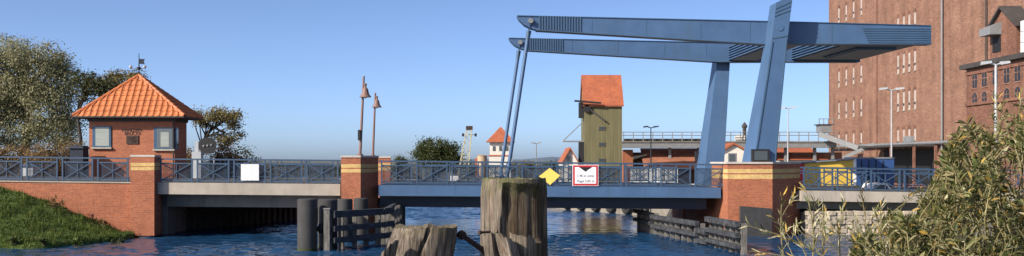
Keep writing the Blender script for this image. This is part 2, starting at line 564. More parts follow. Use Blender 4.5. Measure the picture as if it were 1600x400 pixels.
def tree(name, base, trunk, crowns, leaf, nclump, per, mat, bark, label, cat='tree', group=None, tr=0.25, csize=0.45, droop=0.0, limbs=14):
    """trunk: list of points; crowns: list of (centre, radii); leaves gather in clumps with gaps between"""
    t_ = thing(name, base, label, cat, group)
    mb = MB()
    n = len(trunk)
    mb.tube(trunk, [tr * (1 - 0.6 * i / max(1, n - 1)) for i in range(n)], 8)
    vol = np.array([r_[0] * r_[1] * r_[2] for c, r_ in crowns]) ** 0.67
    vol = vol / vol.sum()
    cl = []
    for (c, r_), w in zip(crowns, vol):
        k = max(2, int(nclump * w))
        d = rng.normal(size=(k, 3)); d /= np.linalg.norm(d, axis=1)[:, None]
        rad = rng.uniform(0.25, 1.0, k) ** 0.5
        cl.append(np.array(c) + d * rad[:, None] * np.array(r_))
    cl = np.concatenate(cl)
    lb = MB()
    for i in rng.choice(len(cl), min(limbs, len(cl)), replace=False):
        q = Vector(cl[i]); j = random.randint(max(0, n - 3), n - 1)
        a = Vector(trunk[j]); mid = (a + q) / 2 + Vector((random.uniform(-.3, .3), random.uniform(-.3, .3), random.uniform(-.2, .4)))
        lb.tube([a, mid, q], [tr * 0.38, tr * 0.24, tr * 0.08], 5)
    mb.build('trunk', bark, t_, smooth=True, fix=False)
    lb.build('branches', bark, t_, smooth=True, fix=False)
    sz = rng.uniform(0.55, 1.3, len(cl)) * csize
    pts = []; outs = []
    for c, s in zip(cl, sz):
        k = int(per * (s / csize) ** 1.5)
        g = rng.normal(size=(k, 3)) * np.array([s, s, s * 0.7])
        pts.append(c + g)
        outs.append(g / (np.linalg.norm(g, axis=1)[:, None] + 1e-6))
    V, Fc = clump_leaves(np.concatenate(pts), np.concatenate(outs), leaf, 0.6, droop)
    quads_object('crown', V, Fc, mat, t_, tuple(base), kind='stuff')
    return t_

# ================================================================== THE SETTING
# water: a wide sheet, and real wind waves where the river is seen
wx = np.arange(-24, 20.01, .13); wy = np.arange(36, 92.01, .085)
GX, GYw = np.meshgrid(wx, wy)
wz = np.zeros_like(GX)
wr = np.random.default_rng(3)
for k in range(56):
    lam = wr.uniform(.27, .8) if k % 5 else wr.uniform(.9, 1.8); th = wr.normal(R(80), .5); kk = 2 * math.pi / lam
    ph = wr.uniform(0, 6.283)
    arg = kk * (GX * math.cos(th) + GYw * math.sin(th)) + ph
    wz += .0052 * lam ** .9 * (np.sin(arg) + .25 * np.sin(2 * arg + 1.3))
gust = np.zeros_like(GX)
for k in range(10):
    lam = wr.uniform(9, 30); th = wr.uniform(0, 6.283)
    gust += np.sin(2 * math.pi / lam * (GX * math.cos(th) * .6 + GYw * math.sin(th)) + wr.uniform(0, 6.283))
gust = np.clip(.85 + .2 * gust, .3, 1.5)
edge_f = np.minimum(np.minimum((GX + 24) / 2, (20 - GX) / 2), np.minimum((GYw - 36) / 2, (92 - GYw) / 2)).clip(0, 1)
wz *= 0.115 / np.std(np.diff(wz, axis=0) / .085)
wz *= gust * edge_f
ny_, nx_ = GX.shape
WV = np.stack([GX, GYw, wz], -1).reshape(-1, 3)
ia = (np.arange(ny_ - 1)[:, None] * nx_ + np.arange(nx_ - 1)[None, :]).ravel()
WF = np.stack([ia, ia + 1, ia + nx_ + 1, ia + nx_], 1)
sheet = np.array([[-400, -60, -.16], [400, -60, -.16], [400, 160, -.16], [-400, 160, -.16]])
WF = np.concatenate([WF, [[len(WV), len(WV) + 1, len(WV) + 2, len(WV) + 3]]])
wo = quads_object('water', np.concatenate([WV, sheet]), WF, 'water', None, (0, 0, 0), kind='structure')
wo.data.shade_smooth()

GZ = 1.05
gb = MB()
left = [(-900, 51), (-19.2, 51), (-17, 55.2), (-13.2, 63), (-11, 75), (-11, 130), (-900, 130)]
right = [(1.5, -60), (900, -60), (900, 130), (0, 130), (0, 90), (3.85, 77), (8.7, 68), (9.5, 66), (15.2, 51.3), (20.5, 51.5),
         (18.5, 45), (16, 30), (9, 17), (3.2, 9), (1.8, 3)]
far = [(-900, 130), (-11, 130), (0, 130), (900, 130), (3000, 3000), (-3000, 3000)]
for poly in (left, right, far):
    k = len(poly)
    gb.add([(x, y, GZ) for x, y in poly], [tuple(range(k))])
# sloping edges of the natural bank on the right, down into the water
edge = [(20.5, 51.5), (18.5, 45), (16, 30), (9, 17), (3.2, 9), (1.8, 3), (1.5, -60)]
for (x0, y0), (x1, y1) in zip(edge, edge[1:]):
    gb.add([(x0, y0, GZ), (x1, y1, GZ), (x1 - 1.2, y1, -0.6), (x0 - 1.2, y0, -0.6)], [(0, 1, 2, 3)])
gb.add([(-11, 130, GZ), (0, 130, GZ), (0, 130, -0.6), (-11, 130, -0.6)], [(0, 1, 2, 3)])
gb.add([(-11, 75, GZ), (-11, 130, GZ), (-11, 130, -0.6), (-11, 75, -0.6)], [(0, 1, 2, 3)])
gb.add([(0, 90, GZ), (0, 130, GZ), (0, 130, -0.6), (0, 90, -0.6)], [(0, 1, 2, 3)])
tag(gb.build('ground', 'ground', fix=False), kind='structure')

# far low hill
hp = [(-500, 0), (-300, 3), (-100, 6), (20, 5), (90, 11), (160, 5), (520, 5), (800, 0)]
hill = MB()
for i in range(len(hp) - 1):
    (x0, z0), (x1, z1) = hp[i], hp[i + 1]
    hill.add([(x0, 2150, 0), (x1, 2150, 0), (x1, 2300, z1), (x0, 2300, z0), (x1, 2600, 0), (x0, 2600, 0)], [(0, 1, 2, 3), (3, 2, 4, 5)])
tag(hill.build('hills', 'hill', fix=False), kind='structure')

# deck line of the bridge (falls gently to the right)
DL = [(-400, 278), (0, 282), (250, 285), (590, 288), (1125, 293), (1260, 298), (1500, 301), (1900, 305)]
DU = [UZ(a, b, 0) for a, b in DL]
def zd(u):
    for (u0, z0), (u1, z1) in zip(DU, DU[1:]):
        if u <= u1:
            return z0 + (z1 - z0) * (u - u0) / (u1 - u0)
    return DU[-1][1]
VF = 11.4         # far railing
VM = VF / 2

def strip(mb, u0, u1, v0, v1, dz0, dz1, n=1):
    """slab following the deck line"""
    for i in range(n):
        a = u0 + (u1 - u0) * i / n; b = u0 + (u1 - u0) * (i + 1) / n
        mb.hexa([(a, v0, zd(a)+dz0), (b, v0, zd(b)+dz0), (b, v1, zd(b)+dz0), (a, v1, zd(a)+dz0),
                 (a, v0, zd(a)+dz1), (b, v0, zd(b)+dz1), (b, v1, zd(b)+dz1), (a, v1, zd(a)+dz1)])
    return mb
# approach roads, left on the abutment and right on the embankment
uR0, uR1 = U(1465), 60.0
rb = strip(MB(B), -75, U(244), 0.3, VF - .3, 0.0, 0.006, 6)
tag(rb.build('road_left', 'asphalt'), kind='structure')
rb = strip(MB(B), U(1250) + .05, uR1, 0.3, VF - .3, 0.0, 0.006, 4)
tag(rb.build('road_right', 'asphalt'), kind='structure')

# ================================================================== THE BRIDGE
# left abutment with its retaining wall
ab = thing('abutment', B(U(100), 2, 0), 'long red brick retaining wall rising behind the grassy bank', 'wall')
strip(MB(B), -75, U(238), 0.0, VF, -3.6, -0.06, 8).build('wall', 'brick', ab)
strip(MB(B), -75, U(205), -0.04, 0.35, -0.058, 0.0, 8).build('coping', 'concrete', ab)
MB(B).box(U(216, -.45), U(238), -0.42, 5.0, -1.0, 0.16).build('footing', 'concrete', ab)
MB(B).box(U(238) + .003, U(247), 1.6, 5.0, -1.0, 2.0).build('bearing_wall', 'concrete_dark', ab)
MB(B).box(-45, U(205), 0.9, VF - .9, -.0, 0.4).build('fill', 'concrete_dark', ab)

def pier_block(name, pts, zt, zb, root, bands, capm='cap_stone'):
    """brick block on a polygon plan: courses of red brick, yellow brick bands, stone cap; pts are (u, v)"""
    cuts = [zb] + [z for b_ in bands for z in b_] + [zt]
    for i in range(len(cuts) - 1):
        a, b_ = cuts[i], cuts[i + 1]
        MB(B).prism([(u, v, a) for u, v in pts], [(u, v, b_) for u, v in pts]).build(
            'yellow_band' if i % 2 else 'brickwork', 'brick_yellow' if i % 2 else 'brick', root)
    cu = sum(p[0] for p in pts) / len(pts); cv = sum(p[1] for p in pts) / len(pts)
    q = [(cu + (u - cu) * 1.035, cv + (v - cv) * 1.035) for u, v in pts]
    MB(B).prism([(u, v, zt) for u, v in q], [(u, v, zt + 0.09) for u, v in q]).build('cap', capm, root)

def zat(py, px, v):
    return UZ(px, py, v)[1]

# pier by the house
def mk_pier_left(v0, v1, label):
    t_ = thing('brick_pier', B(U(224, -.5), (v0 + v1) / 2, 0), label, 'pier', 'brick piers of the bridge')
    bands = [(zat(266, 220, -.5), zat(261, 220, -.5)), (zat(259.6, 220, -.5), zat(254.5, 220, -.5))]
    pier_block('p', [(U(204, -.5), v0), (U(241, -.5), v0), (U(241, -.5), v1), (U(204, -.5), v1)], zat(245, 220, -.5), 0.1, t_, bands)
mk_pier_left(-0.5, 0.6, 'slim brick pier with two yellow bands in front of the bridge keeper house')
# pier between the left span and the leaf
def mk_pier_mid(sgn, label):
    f = (lambda v: v) if sgn > 0 else (lambda v: VF - v)
    t_ = thing('brick_pier', B(U(560, -.6), f(0), 0), label, 'pier', 'brick piers of the bridge')
    bands = [(zat(269.5, 550, -.6), zat(264, 550, -.6)), (zat(262, 550, -.6), zat(256.5, 550, -.6))]
    pts = [(U(533, -.6), f(-.6)), (U(563.5, -.6), f(-.6)), (U(590, 1.0), f(1.0)), (U(590, 1.0), f(1.4)), (U(533, -.6), f(1.4))]
    pier_block('p', pts, zat(246, 550, -.6), -1.0, t_, bands)
mk_pier_mid(1, 'brick pier with yellow bands carrying the taller bell lamp, between two spans')
mk_pier_mid(-1, 'far brick pier with yellow bands just right behind the lamp post pier')
pb = thing('pier_wall', B(U(560), VM, 0), 'dark brick river pier wall under the bridge left of the blue leaf', 'wall')
MB(B).box(U(536, -.6), U(588, .5), 1.4, VF - 1.4, -1.0, zd(U(560)) - .75).build('wall', 'brick', pb)
# pylon pier
def mk_pier_right(sgn, label):
    f = (lambda v: v) if sgn > 0 else (lambda v: VF - v)
    t_ = thing('brick_pier', B(U(1190, -.9), f(0), 0), label, 'pier', 'brick piers of the bridge')
    v = -.9
    bands = [(zat(279.5, 1170, v), zat(272.5, 1170, v)), (zat(270.5, 1170, v), zat(264, 1170, v))]
    pts = [(U(1137, v), f(v)), (U(1207, v), f(v)), (U(1250, 1.4), f(1.4)), (U(1250, 1.4), f(2.3)), (U(1137, v), f(2.3))]
    if sgn > 0:
        pier_block('p', pts, zat(256, 1170, v), -1.0, t_, bands)
    else:
        zt_ = zd(U(1137)) - .2
        MB(B).prism([(u, w, -1.0) for u, w in pts], [(u, w, zt_) for u, w in pts]).build('brickwork', 'brick', t_)
        MB(B).prism([(u, w, zt_ + .002) for u, w in pts], [(u, w, zt_ + .12) for u, w in pts]).build('cap', 'cap_stone', t_)
mk_pier_right(1, 'broad brick pier with two yellow bands under the near leaning blue pylon')
mk_pier_right(-1, 'far brick pier under the rear leaning blue pylon')
pb = thing('pier_wall', B(U(1200), VM, 0), 'dark brick pier wall under the road between the two blue pylons', 'wall')
MB(B).box(U(1140, -.9), U(1247, .6), 2.3, VF - 2.3, -1.0, zd(U(1200)) - .06).build('wall', 'brick', pb)

# left fixed span
ls = thing('bridge_span', B(U(390), VM, 1.2), 'pale concrete fixed bridge span left of the lamp post pier', 'bridge')
a, b_ = U(247), U(532)
strip(MB(B), a, b_, -0.12, 0.35, -0.56, 0.0, 3).build('edge_beam', 'concrete', ls)
strip(MB(B), a, b_, VF - .35, VF + .12, -0.56, 0.0, 3).build('edge_beam', 'concrete', ls)
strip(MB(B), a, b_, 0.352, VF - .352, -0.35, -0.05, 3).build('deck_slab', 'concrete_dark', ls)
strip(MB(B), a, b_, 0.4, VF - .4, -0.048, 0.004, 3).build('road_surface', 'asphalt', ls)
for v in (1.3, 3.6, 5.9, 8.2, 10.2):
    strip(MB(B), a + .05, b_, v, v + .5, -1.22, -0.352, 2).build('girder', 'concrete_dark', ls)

# the lifting leaf
lf = thing('bascule_leaf', B(U(860), VM, 1.2), 'long blue steel lifting leaf of the drawbridge with rods holding it up', 'bridge')
a, b_ = U(591), U(1126)
def slab_px(py0L, py1L, py0R, py1R, v0, v1, ua, ub, pa=591, pb_=1126):
    za0 = zat(py0L, pa, 0); za1 = zat(py1L, pa, 0); zb0 = zat(py0R, pb_, 0); zb1 = zat(py1R, pb_, 0)
    return MB(B).hexa([(ua, v0, za0), (ub, v0, zb0), (ub, v1, zb0), (ua, v1, za0), (ua, v0, za1), (ub, v0, zb1), (ub, v1, zb1), (ua, v1, za1)])
slab_px(304.5, 289, 308, 293, -0.05, 0.03, a, b_).build('fascia', 'steel_blue', lf)
for i in range(1, 9):
    u = a + (b_ - a) * i / 9
    MB(B).box(u - .012, u + .012, -.056, -.0505, zd(u) - .46, zd(u) - .05).build('weld_seam', 'steel_blue_trim', lf)
slab_px(306, 304.5, 309.5, 308, -0.10, 0.2, a, b_).build('flange', 'steel_blue_trim', lf)
slab_px(304.5, 289, 308, 293, VF - .03, VF + .05, a, b_).build('fascia', 'steel_blue', lf)
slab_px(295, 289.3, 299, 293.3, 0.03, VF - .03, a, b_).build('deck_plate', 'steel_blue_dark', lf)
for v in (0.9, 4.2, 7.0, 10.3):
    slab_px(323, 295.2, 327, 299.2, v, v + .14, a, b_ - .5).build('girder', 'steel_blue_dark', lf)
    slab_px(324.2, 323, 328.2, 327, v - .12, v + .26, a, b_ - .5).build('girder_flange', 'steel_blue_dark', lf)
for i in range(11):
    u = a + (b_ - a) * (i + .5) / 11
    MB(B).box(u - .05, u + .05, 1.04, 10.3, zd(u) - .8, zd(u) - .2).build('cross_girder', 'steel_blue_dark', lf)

# right fixed span
rs = thing('bridge_span', B(U(1400), VM, 1), 'pale concrete approach span right of the pylon pier, half hidden by the bush', 'bridge')
a, b_ = U(1250) + .05, U(1700)
strip(MB(B), a, b_, -0.12, 0.35, -0.52, 0.0, 3).build('edge_beam', 'concrete', rs)
strip(MB(B), a, b_, VF - .35, VF + .12, -0.52, 0.0, 3).build('edge_beam', 'concrete', rs)
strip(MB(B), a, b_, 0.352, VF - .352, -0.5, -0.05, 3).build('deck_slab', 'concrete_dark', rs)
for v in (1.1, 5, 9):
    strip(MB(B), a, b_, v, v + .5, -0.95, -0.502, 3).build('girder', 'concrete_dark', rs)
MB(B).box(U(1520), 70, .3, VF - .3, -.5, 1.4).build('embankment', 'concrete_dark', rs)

# railings: pairs of posts, framed panels with crossed braces and fine wire mesh
wire_cache = {}
def railing(label, ua, ub, v, per=1.66, mesh=True, top=1.16, gap=0.26, lead=0.13):
    n = max(1, round((ub - ua) / per)); per = (ub - ua) / n
    t_ = thing('railing', B((ua + ub) / 2, v, zd((ua + ub) / 2)), label, 'railing', 'blue railings along the bridge')
    hr = MB(B)
    strip(hr, ua, ub, v - .045, v + .045, top - .07, top, n).build('handrail', 'rail_blue', t_)
    for i in range(n):
        a = ua + per * i; b_ = a + per
        for q in (a + lead, b_ - lead):
            MB(B).box(q - .036, q + .036, v - .036, v + .036, zd(q), zd(q) + top - .07).build('post', 'rail_blue', t_)
        a2, b2 = a + lead + .03, b_ - lead - .03
        z0, z1 = 0.10, top - .24
        za, zb = zd(a2), zd(b2); um = (a2 + b2) / 2; zm = (za + zb) / 2
        for zz in (z0, z1):
            strip(MB(B), a2, b2, v - .022, v + .022, zz - .032, zz + .032).build('panel_rail', 'rail_blue', t_)
        br = MB(B)
        br.bar((a2, v - .018, za + z0), (b2, v - .018, zb + z1), .042, .042)
        br.bar((a2, v + .018, za + z1), (b2, v + .018, zb + z0), .042, .042)
        br.bar((um, v, zm + z0), (um, v, zm + z1), .04, .04)
        br.build('brace', 'rail_blue', t_)
        if mesh:
            w = MB(B); nx = int((b2 - a2) / .055); nz = int((z1 - z0) / .055)
            for k in range(1, nx):
                u = a2 + (b2 - a2) * k / nx
                w.box(u - .009, u + .009, v + .035, v + .045, zm + z0, zm + z1)
            for k in range(1, nz):
                z = zm + z0 + (z1 - z0) * k / nz
                w.box(a2, b2, v + .046, v + .054, z - .009, z + .009)
            w.build('wire_mesh', 'wire', t_, fix=False)
    return t_
railing('blue railing on top of the red brick retaining wall', U(-75), U(203), 0.1)
railing('blue railing with the white board, on the pale concrete left span', U(247), U(532), 0.0)
railing('blue railing along the near edge of the lifting leaf', U(592), U(1136), 0.0)
railing('blue railing on the right approach span, running behind the bush', U(1252), U(1720), 0.0, mesh=False)
railing('rear blue railing on the far side of the left concrete span', U(206), U(532), VF)
railing('rear blue railing on the far side of the lifting leaf', U(592), U(1136), VF)
railing('rear blue railing on the far side of the right approach span', U(1252), U(1720), VF, mesh=False)

# pylons, balance beams and counterweight move together: one superstructure of things
def mk_pylon(sgn, label):
    f = (lambda v: v) if sgn > 0 else (lambda v: VF - v)
    t_ = thing('pylon', B(U(1195, -.35), f(.5), zat(255, 1195, -.35)), label, 'pylon', 'leaning blue pylons of the drawbridge')
    v0 = -.35
    def sec(pyl, pyr, xl, xr, vb):
        a = UZ(xl, pyl, v0); c = UZ(xr, pyr, v0)
        return [(a[0], f(v0), a[1]), (c[0], f(v0), c[1]), (c[0], f(vb), c[1]), (a[0], f(vb), a[1])]
    s0 = sec(253.2, 253.2, 1177.5, 1212.5, 1.75); s1 = sec(62, 58, 1206, 1231, .85); s2 = sec(4, -9, 1213, 1239, .72)
    if sgn < 0:
        kx_ = (s0[0][2] - zd(U(1137)) + .09) / (s1[0][2] - s0[0][2])
        s0 = [tuple(a - kx_ * (b - a) for a, b in zip(p, q)) for p, q in zip(s0, s1)]
    MB(B).prism(s0, s1).build('shaft', 'steel_blue', t_)
    # head with grooves
    MB(B).prism([s1[0], s1[1], s1[2], s1[3]], s2).build('head', 'steel_blue', t_)
    d = -.025
    def lerp(k): return [tuple(x + (y - x) * k for x, y in zip(a, b)) for a, b in zip(s1, s2)]
    for k in (.02, .62, .72, .82):
        g0, g1 = lerp(k), lerp(k + .03)
        q = lambda p, dv: (p[0], p[1] + (dv if sgn > 0 else -dv), p[2])
        MB(B).prism([q(g0[0], d), q(g0[1], d), q(g0[1], .01), q(g0[0], .01)], [q(g1[0], d), q(g1[1], d), q(g1[1], .01), q(g1[0], .01)]).build('groove_strip', 'steel_blue_trim', t_)
    # edge strip on the front face
    def fl(k, side):
        a = s0[side]; b = s1[side]
        return Vector(a) + (Vector(b) - Vector(a)) * k
    for side in (0, 1):
        e = MB(B); p0, p1 = fl(0, side), fl(.985, side); o = .05 if side == 0 else -.05
        dv = Vector((0, -.015 if sgn > 0 else .015, 0))
        e.bar(p0 + dv + Vector((o, 0, 0)), p1 + dv + Vector((o, 0, 0)), .05, .05)
        e.build('edge_strip', 'steel_blue_trim', t_)
    # pivot cover
    c = UZ(1219, 43, v0)
    mb = MB(B)
    mb.tube([(c[0], f(v0 - .03), c[1]), (c[0], f(v0 + .05), c[1])], .17, 20)
    mb.build('pivot_cover', 'steel_blue', t_)
    # little machine window at the foot
    a0 = UZ(1176, 252.9, v0 - .25); a1 = UZ(1203, 233, v0 - .25)
    MB(B).box(a0[0], a1[0], f(v0 - .22), f(v0 + .05), a0[1], a1[1]).build('control_box', 'black_metal', t_)
    b0 = UZ(1179, 250, v0 - .25); b1 = UZ(1199.5, 236, v0 - .25)
    MB(B).box(b0[0], b1[0], f(v0 - .232), f(v0 - .215), b0[1], b1[1]).build('window', 'glass', t_)
mk_pylon(1, 'near leaning blue steel pylon rising past the top of the picture')
mk_pylon(-1, 'rear leaning blue steel pylon behind the balance beams')

BV = 0.75; BT = 0.6; FV = VF - BV - BT    # near beam front, beam thickness, far beam front
bbm = thing('balance_beam', B(U(1225, BV), VM, zat(68, 1225, BV)), 'twin blue balance beams with ribbed tips and counterweight, joined on top of the pylons', 'beam')
outl = [(808, 25), (1230, 34.5), (1455, 40.5), (1455, 68.3), (1280, 68), (1196, 68.3), (838, 46.3), (829, 44), (819, 38.5), (811, 30.5)]
def bpoly(v): return [(UZ(x, y, BV)[0], v, UZ(x, y, BV)[1]) for x, y in outl]
for v in (BV, FV):
    MB(B).prism(bpoly(v), bpoly(v + BT)).build('beam', 'steel_blue', bbm)
    # flanges along top and bottom edge
    for e in ([outl[0], outl[1]], [outl[1], outl[2]]):
        p0, p1 = UZ(*e[0], BV), UZ(*e[1], BV)
        MB(B).hexa([(p0[0], v-.05, p0[1]+.002), (p1[0], v-.05, p1[1]+.002), (p1[0], v+BT+.05, p1[1]+.002), (p0[0], v+BT+.05, p0[1]+.002),
                    (p0[0], v-.05, p0[1]+.035), (p1[0], v-.05, p1[1]+.035), (p1[0], v+BT+.05, p1[1]+.035), (p0[0], v+BT+.05, p0[1]+.035)]).build('top_flange', 'steel_blue_trim', bbm)
    for e in ([outl[6], outl[5]], [outl[5], outl[4]], [outl[4], outl[3]]):
        p0, p1 = UZ(*e[0], BV), UZ(*e[1], BV)
        MB(B).hexa([(p0[0], v-.05, p0[1]-.04), (p1[0], v-.05, p1[1]-.04), (p1[0], v+BT+.05, p1[1]-.04), (p0[0], v+BT+.05, p0[1]-.04),
                    (p0[0], v-.05, p0[1]-.002), (p1[0], v-.05, p1[1]-.002), (p1[0], v+BT+.05, p1[1]-.002), (p0[0], v+BT+.05, p0[1]-.002)]).build('bottom_flange', 'steel_blue_trim', bbm)
    # upright ribs near the tip
    for i in range(16):
        x = 843 + i * 4.25
        yt = 25 + (x - 808) * .0225; yb = 46.3 + (x - 838) * .0615
        a0 = UZ(x, yb, BV); a1 = UZ(x, yt, BV)
        MB(B).box(a0[0] - .035, a0[0] + .035, v - .045, v + BT + .045, a0[1] + .001, a1[1] - .001).build('rib', 'steel_blue_trim', bbm)
    # long ribs on the counterweight end
    for i in range(7):
        y = 44.2 + i * 3.6
        x0 = 1347 + i * 1.6
        a0 = UZ(x0, y, BV); a1 = UZ(1455, y, BV)
        MB(B).box(a0[0], a1[0], v - .03, v + BT + .03, a0[1] - .025, a0[1] + .025).build('rib', 'steel_blue_trim', bbm)
    # plate seams
    for x in (925, 1010, 1095, 1172, 1300):
        yt = 25 + (x - 808) * .0225; yb = 46.3 + (x - 838) * .0615 if x < 1196 else 68
        a0 = UZ(x, yb, BV); a1 = UZ(x, yt, BV)
        MB(B).box(a0[0] - .012, a0[0] + .012, v - .008, v - .0005, a0[1] + .05, a1[1] - .05).build('weld_seam', 'steel_blue_trim', bbm)
    # pin at the tip
    c = UZ(829, 33, BV)
    MB(B).tube([(c[0], v - .2, c[1]), (c[0], v + BT + .2, c[1])], .13, 14).build('pin', 'galv', bbm)
# cross box above the pylons, louvred on its left side
def crossbox(x0, x1, yt, yb, va, vb, nm, slats):
    a0 = UZ(x0, yb, BV); a1 = UZ(x1, yt, BV)
    MB(B).box(a0[0], a1[0], va, vb, a0[1], a1[1]).build(nm, 'steel_blue', bbm)
    for i in range(slats):
        z = a0[1] + (a1[1] - a0[1]) * (i + .5) / slats
        MB(B).box(a0[0] - .18, a0[0] + .02, va + .002, vb - .002, z - .028, z + .028).build('louvre', 'steel_blue', bbm)
crossbox(1218, 1262, 40, 67, BV + BT + .002, FV - .002, 'cross_box', 6)
crossbox(1334, 1448, 44, 66, BV + BT + .002, FV - .002, 'counterweight', 5)
crossbox(1370, 1430, 66.2, 70, 3.0, 8.0, 'counterweight_plate', 1)

def mk_rod(v, label):
    c = UZ(829, 33, BV); e = UZ(791.5, 286, BV)
    t_ = thing('lifting_rod', B(e[0], v, e[1]), label, 'rod', 'blue rods between beams and leaf')
    a = Vector((c[0], v, c[1])); b = Vector((e[0], v, e[1]))
    d = (b - a).normalized()
    MB(B).tube([a + d * .9, b], .098, 12).build('rod', 'steel_blue', t_, smooth=True)
    MB(B).tube([a + d * .45, a + d * .95], [.13, .1], 10).build('socket', 'steel_blue_trim', t_, smooth=True)
    for s in (-1, 1):
        o = Vector((0, s * (BT / 2 + .1), 0))
        MB(B).bar(a + o - d * .15, a + d * .55 + Vector((0, s * .1, 0)), .05, .22, up=(0, 1, 0)).build('fork', 'steel_blue_trim', t_)
    MB(B).box(b.x - .3, b.x + .3, v - .2, v + .2, b.z - .02, b.z + .2).build('foot_bracket', 'steel_blue_dark', t_)
mk_rod(BV + BT / 2, 'near blue steel rod from the upper beam tip down to the leaf')
mk_rod(FV + BT / 2, 'rear blue steel rod from the lower beam tip down to the leaf')

# steel plate fender at the pylon pier
sp = thing('fender_plate', B(U(1180, -1.2), -1.15, 0), 'dark grey steel fender plate standing against the pylon pier', 'fender')
a0, a1 = UZ(1157, 322, -1.2), UZ(1206, 326, -1.2)
MB(B).hexa([(a0[0], -1.25, -1), (a1[0], -1.25, -1), (a1[0], -1.0, -1), (a0[0], -1.0, -1), (a0[0], -1.25, a0[1]), (a1[0], -1.25, a1[1]), (a1[0], -1.0, a1[1]), (a0[0], -1.0, a0[1])]).build('plate', 'pile_steel', sp)
for k in (.12, .5, .88):
    u = a0[0] + (a1[0] - a0[0]) * k
    MB(B).box(u - .05, u + .05, -1.0, -.9, -1, a1[1] - .1).build('stiffener', 'pile_steel', sp)

# ------------------------------------------------------------------ bell lamps on the piers
def bell_lamp(xb, xt, yt, ylamp, v, zb, label):
    b = UZ(xb, 246, v); a = UZ(xt, yt, v)
    t_ = thing('bell_lamp', B(b[0], v, zb), label, 'street lamp', 'bell shaped lamps on the piers')
    MB(B).tube([(b[0], v, zb), (a[0], v, a[1])], [.075, .05], 10).build('pole', 'lamp_rust', t_, smooth=True)
    MB(B).tube([(b[0], v, zb), (b[0], v, zb + .08)], .16, 12).build('base_plate', 'lamp_rust', t_)
    k = (ylamp - yt) / (246 - yt); cu = a[0] + (b[0] - a[0]) * k + .12; cz = a[1] + (zb - a[1]) * k
    c = B(cu, v - .12, cz)
    MB().lathe(c, [(.30, -.27), (.285, -.25), (.19, -.12), (.155, .02), (.14, .12), (.07, .19), (.055, .3), (.09, .34), (.05, .40)], 20).build('bell_shade', 'lamp_rust', t_, smooth=True)
    MB().lathe((c[0], c[1], c[2] - .33), [(.03, 0), (.085, .04), (.09, .12)], 10).build('bulb', 'white_paint', t_, smooth=True)
    MB(B).tube([(a[0] + .01, v, cz + .33), (cu, v - .12, cz + .4)], .025, 6).build('arm', 'lamp_rust', t_)
    if v < 3:
        MB(B).box(b[0] - .09, b[0] + .03, v - .17, v - .05, zb + .75, zb + 1.25).build('junction_box', 'black_metal', t_)
bell_lamp(562.5, 568.5, 119, 144, 0.2, zat(246, 550, -.6) + .09, 'taller rust brown bell lamp on the nearer pier')
bell_lamp(582.5, 586.5, 145, 161, VF - .2, zat(246, 550, -.6) + .09, 'shorter looking bell lamp, the farther of the two on the piers')

# ------------------------------------------------------------------ signs on the railings
sg = thing('clearance_sign', B(U(914.5, -.12), -.12, zat(290, 914, -.12)), 'red bordered white clearance sign with black triangle on the leaf railing', 'sign')
def sbox(x0, x1, y0, y1, v0, v1, nm, mat, parent):
    a0, a1 = UZ(x0, y1, -.12), UZ(x1, y0, -.12)
    return MB(B).box(a0[0], a1[0], v0, v1, a0[1], a1[1]).build(nm, mat, parent)
sbox(894.5, 935, 257.5, 290.5, -.12, -.08, 'backing', 'white_print', sg)
sbox(895.3, 934.2, 258.3, 289.8, -.126, -.1202, 'border', 'sign_red', sg)
sbox(898.2, 931.4, 261, 287, -.131, -.1262, 'face', 'white_print', sg)
tri = [UZ(904.5, 261, -.12), UZ(925, 261, -.12), UZ(914.7, 268.3, -.12)]
MB(B).prism([(u, -.136, z) for u, z in tri], [(u, -.1312, z) for u, z in tri]).build('triangle', 'sign_black', sg)
c = UZ(915, 276.3, -.12); text_mesh('lettering', '1,98 m unter', .165, 'ink_grey', sg, B(c[0], -.138, c[1]), rot=(R(90), 0, BA), extrude=.002)
c = UZ(915, 284.6, -.12); text_mesh('lettering', 'Pegel 5,05 m', .165, 'ink_grey', sg, B(c[0], -.138, c[1]), rot=(R(90), 0, BA), extrude=.002)

dg_ = thing('diamond_sign', B(U(858, -.12), -.12, zat(289, 858, -.12)), 'plain yellow diamond sign on the leaf railing beside the big pile', 'sign')
dm = [UZ(842, 275.5, -.12), UZ(859.5, 289, -.12), UZ(875, 274.5, -.12), UZ(859, 262.5, -.12)]
MB(B).prism([(u, -.14, z) for u, z in dm], [(u, -.11, z) for u, z in dm]).build('face', 'sign_yellow', dg_)
c = UZ(858.5, 276, -.1)
MB(B).box(c[0] - .03, c[0] + .03, -.109, -.05, c[1] - .36, c[1] + .36).build('bracket', 'galv', dg_)

ib = thing('notice_board', B(U(390, -.1), -.1, zat(282, 390, -.1)), 'white notice board with faint print on the left span railing', 'sign')
sbox(376.5, 404.5, 256.5, 282, -.13, -.10, 'board', 'board_print', ib)
sbox(377.5, 379, 258, 281, -.0995, -.05, 'bracket', 'galv', ib)
sbox(402, 403.5, 258, 281, -.0995, -.05, 'bracket', 'galv', ib)

wb_ = thing('cabinet', B(U(710, VF - .6), VF - .6, zd(U(710))), 'small white cabinet behind the leaf railing left of the big pile', 'box')
a0 = UZ(704, 288, VF - .6); a1 = UZ(716, 274, VF - .6)
MB(B).box(a0[0], a1[0], VF - .8, VF - .45, zd(a0[0]), a1[1]).build('body', 'white_paint', wb_)
MB(B).box(a0[0] - .03, a1[0] + .03, VF - .83, VF - .42, a1[1] + .001, a1[1] + .04).build('lid', 'galv', wb_)

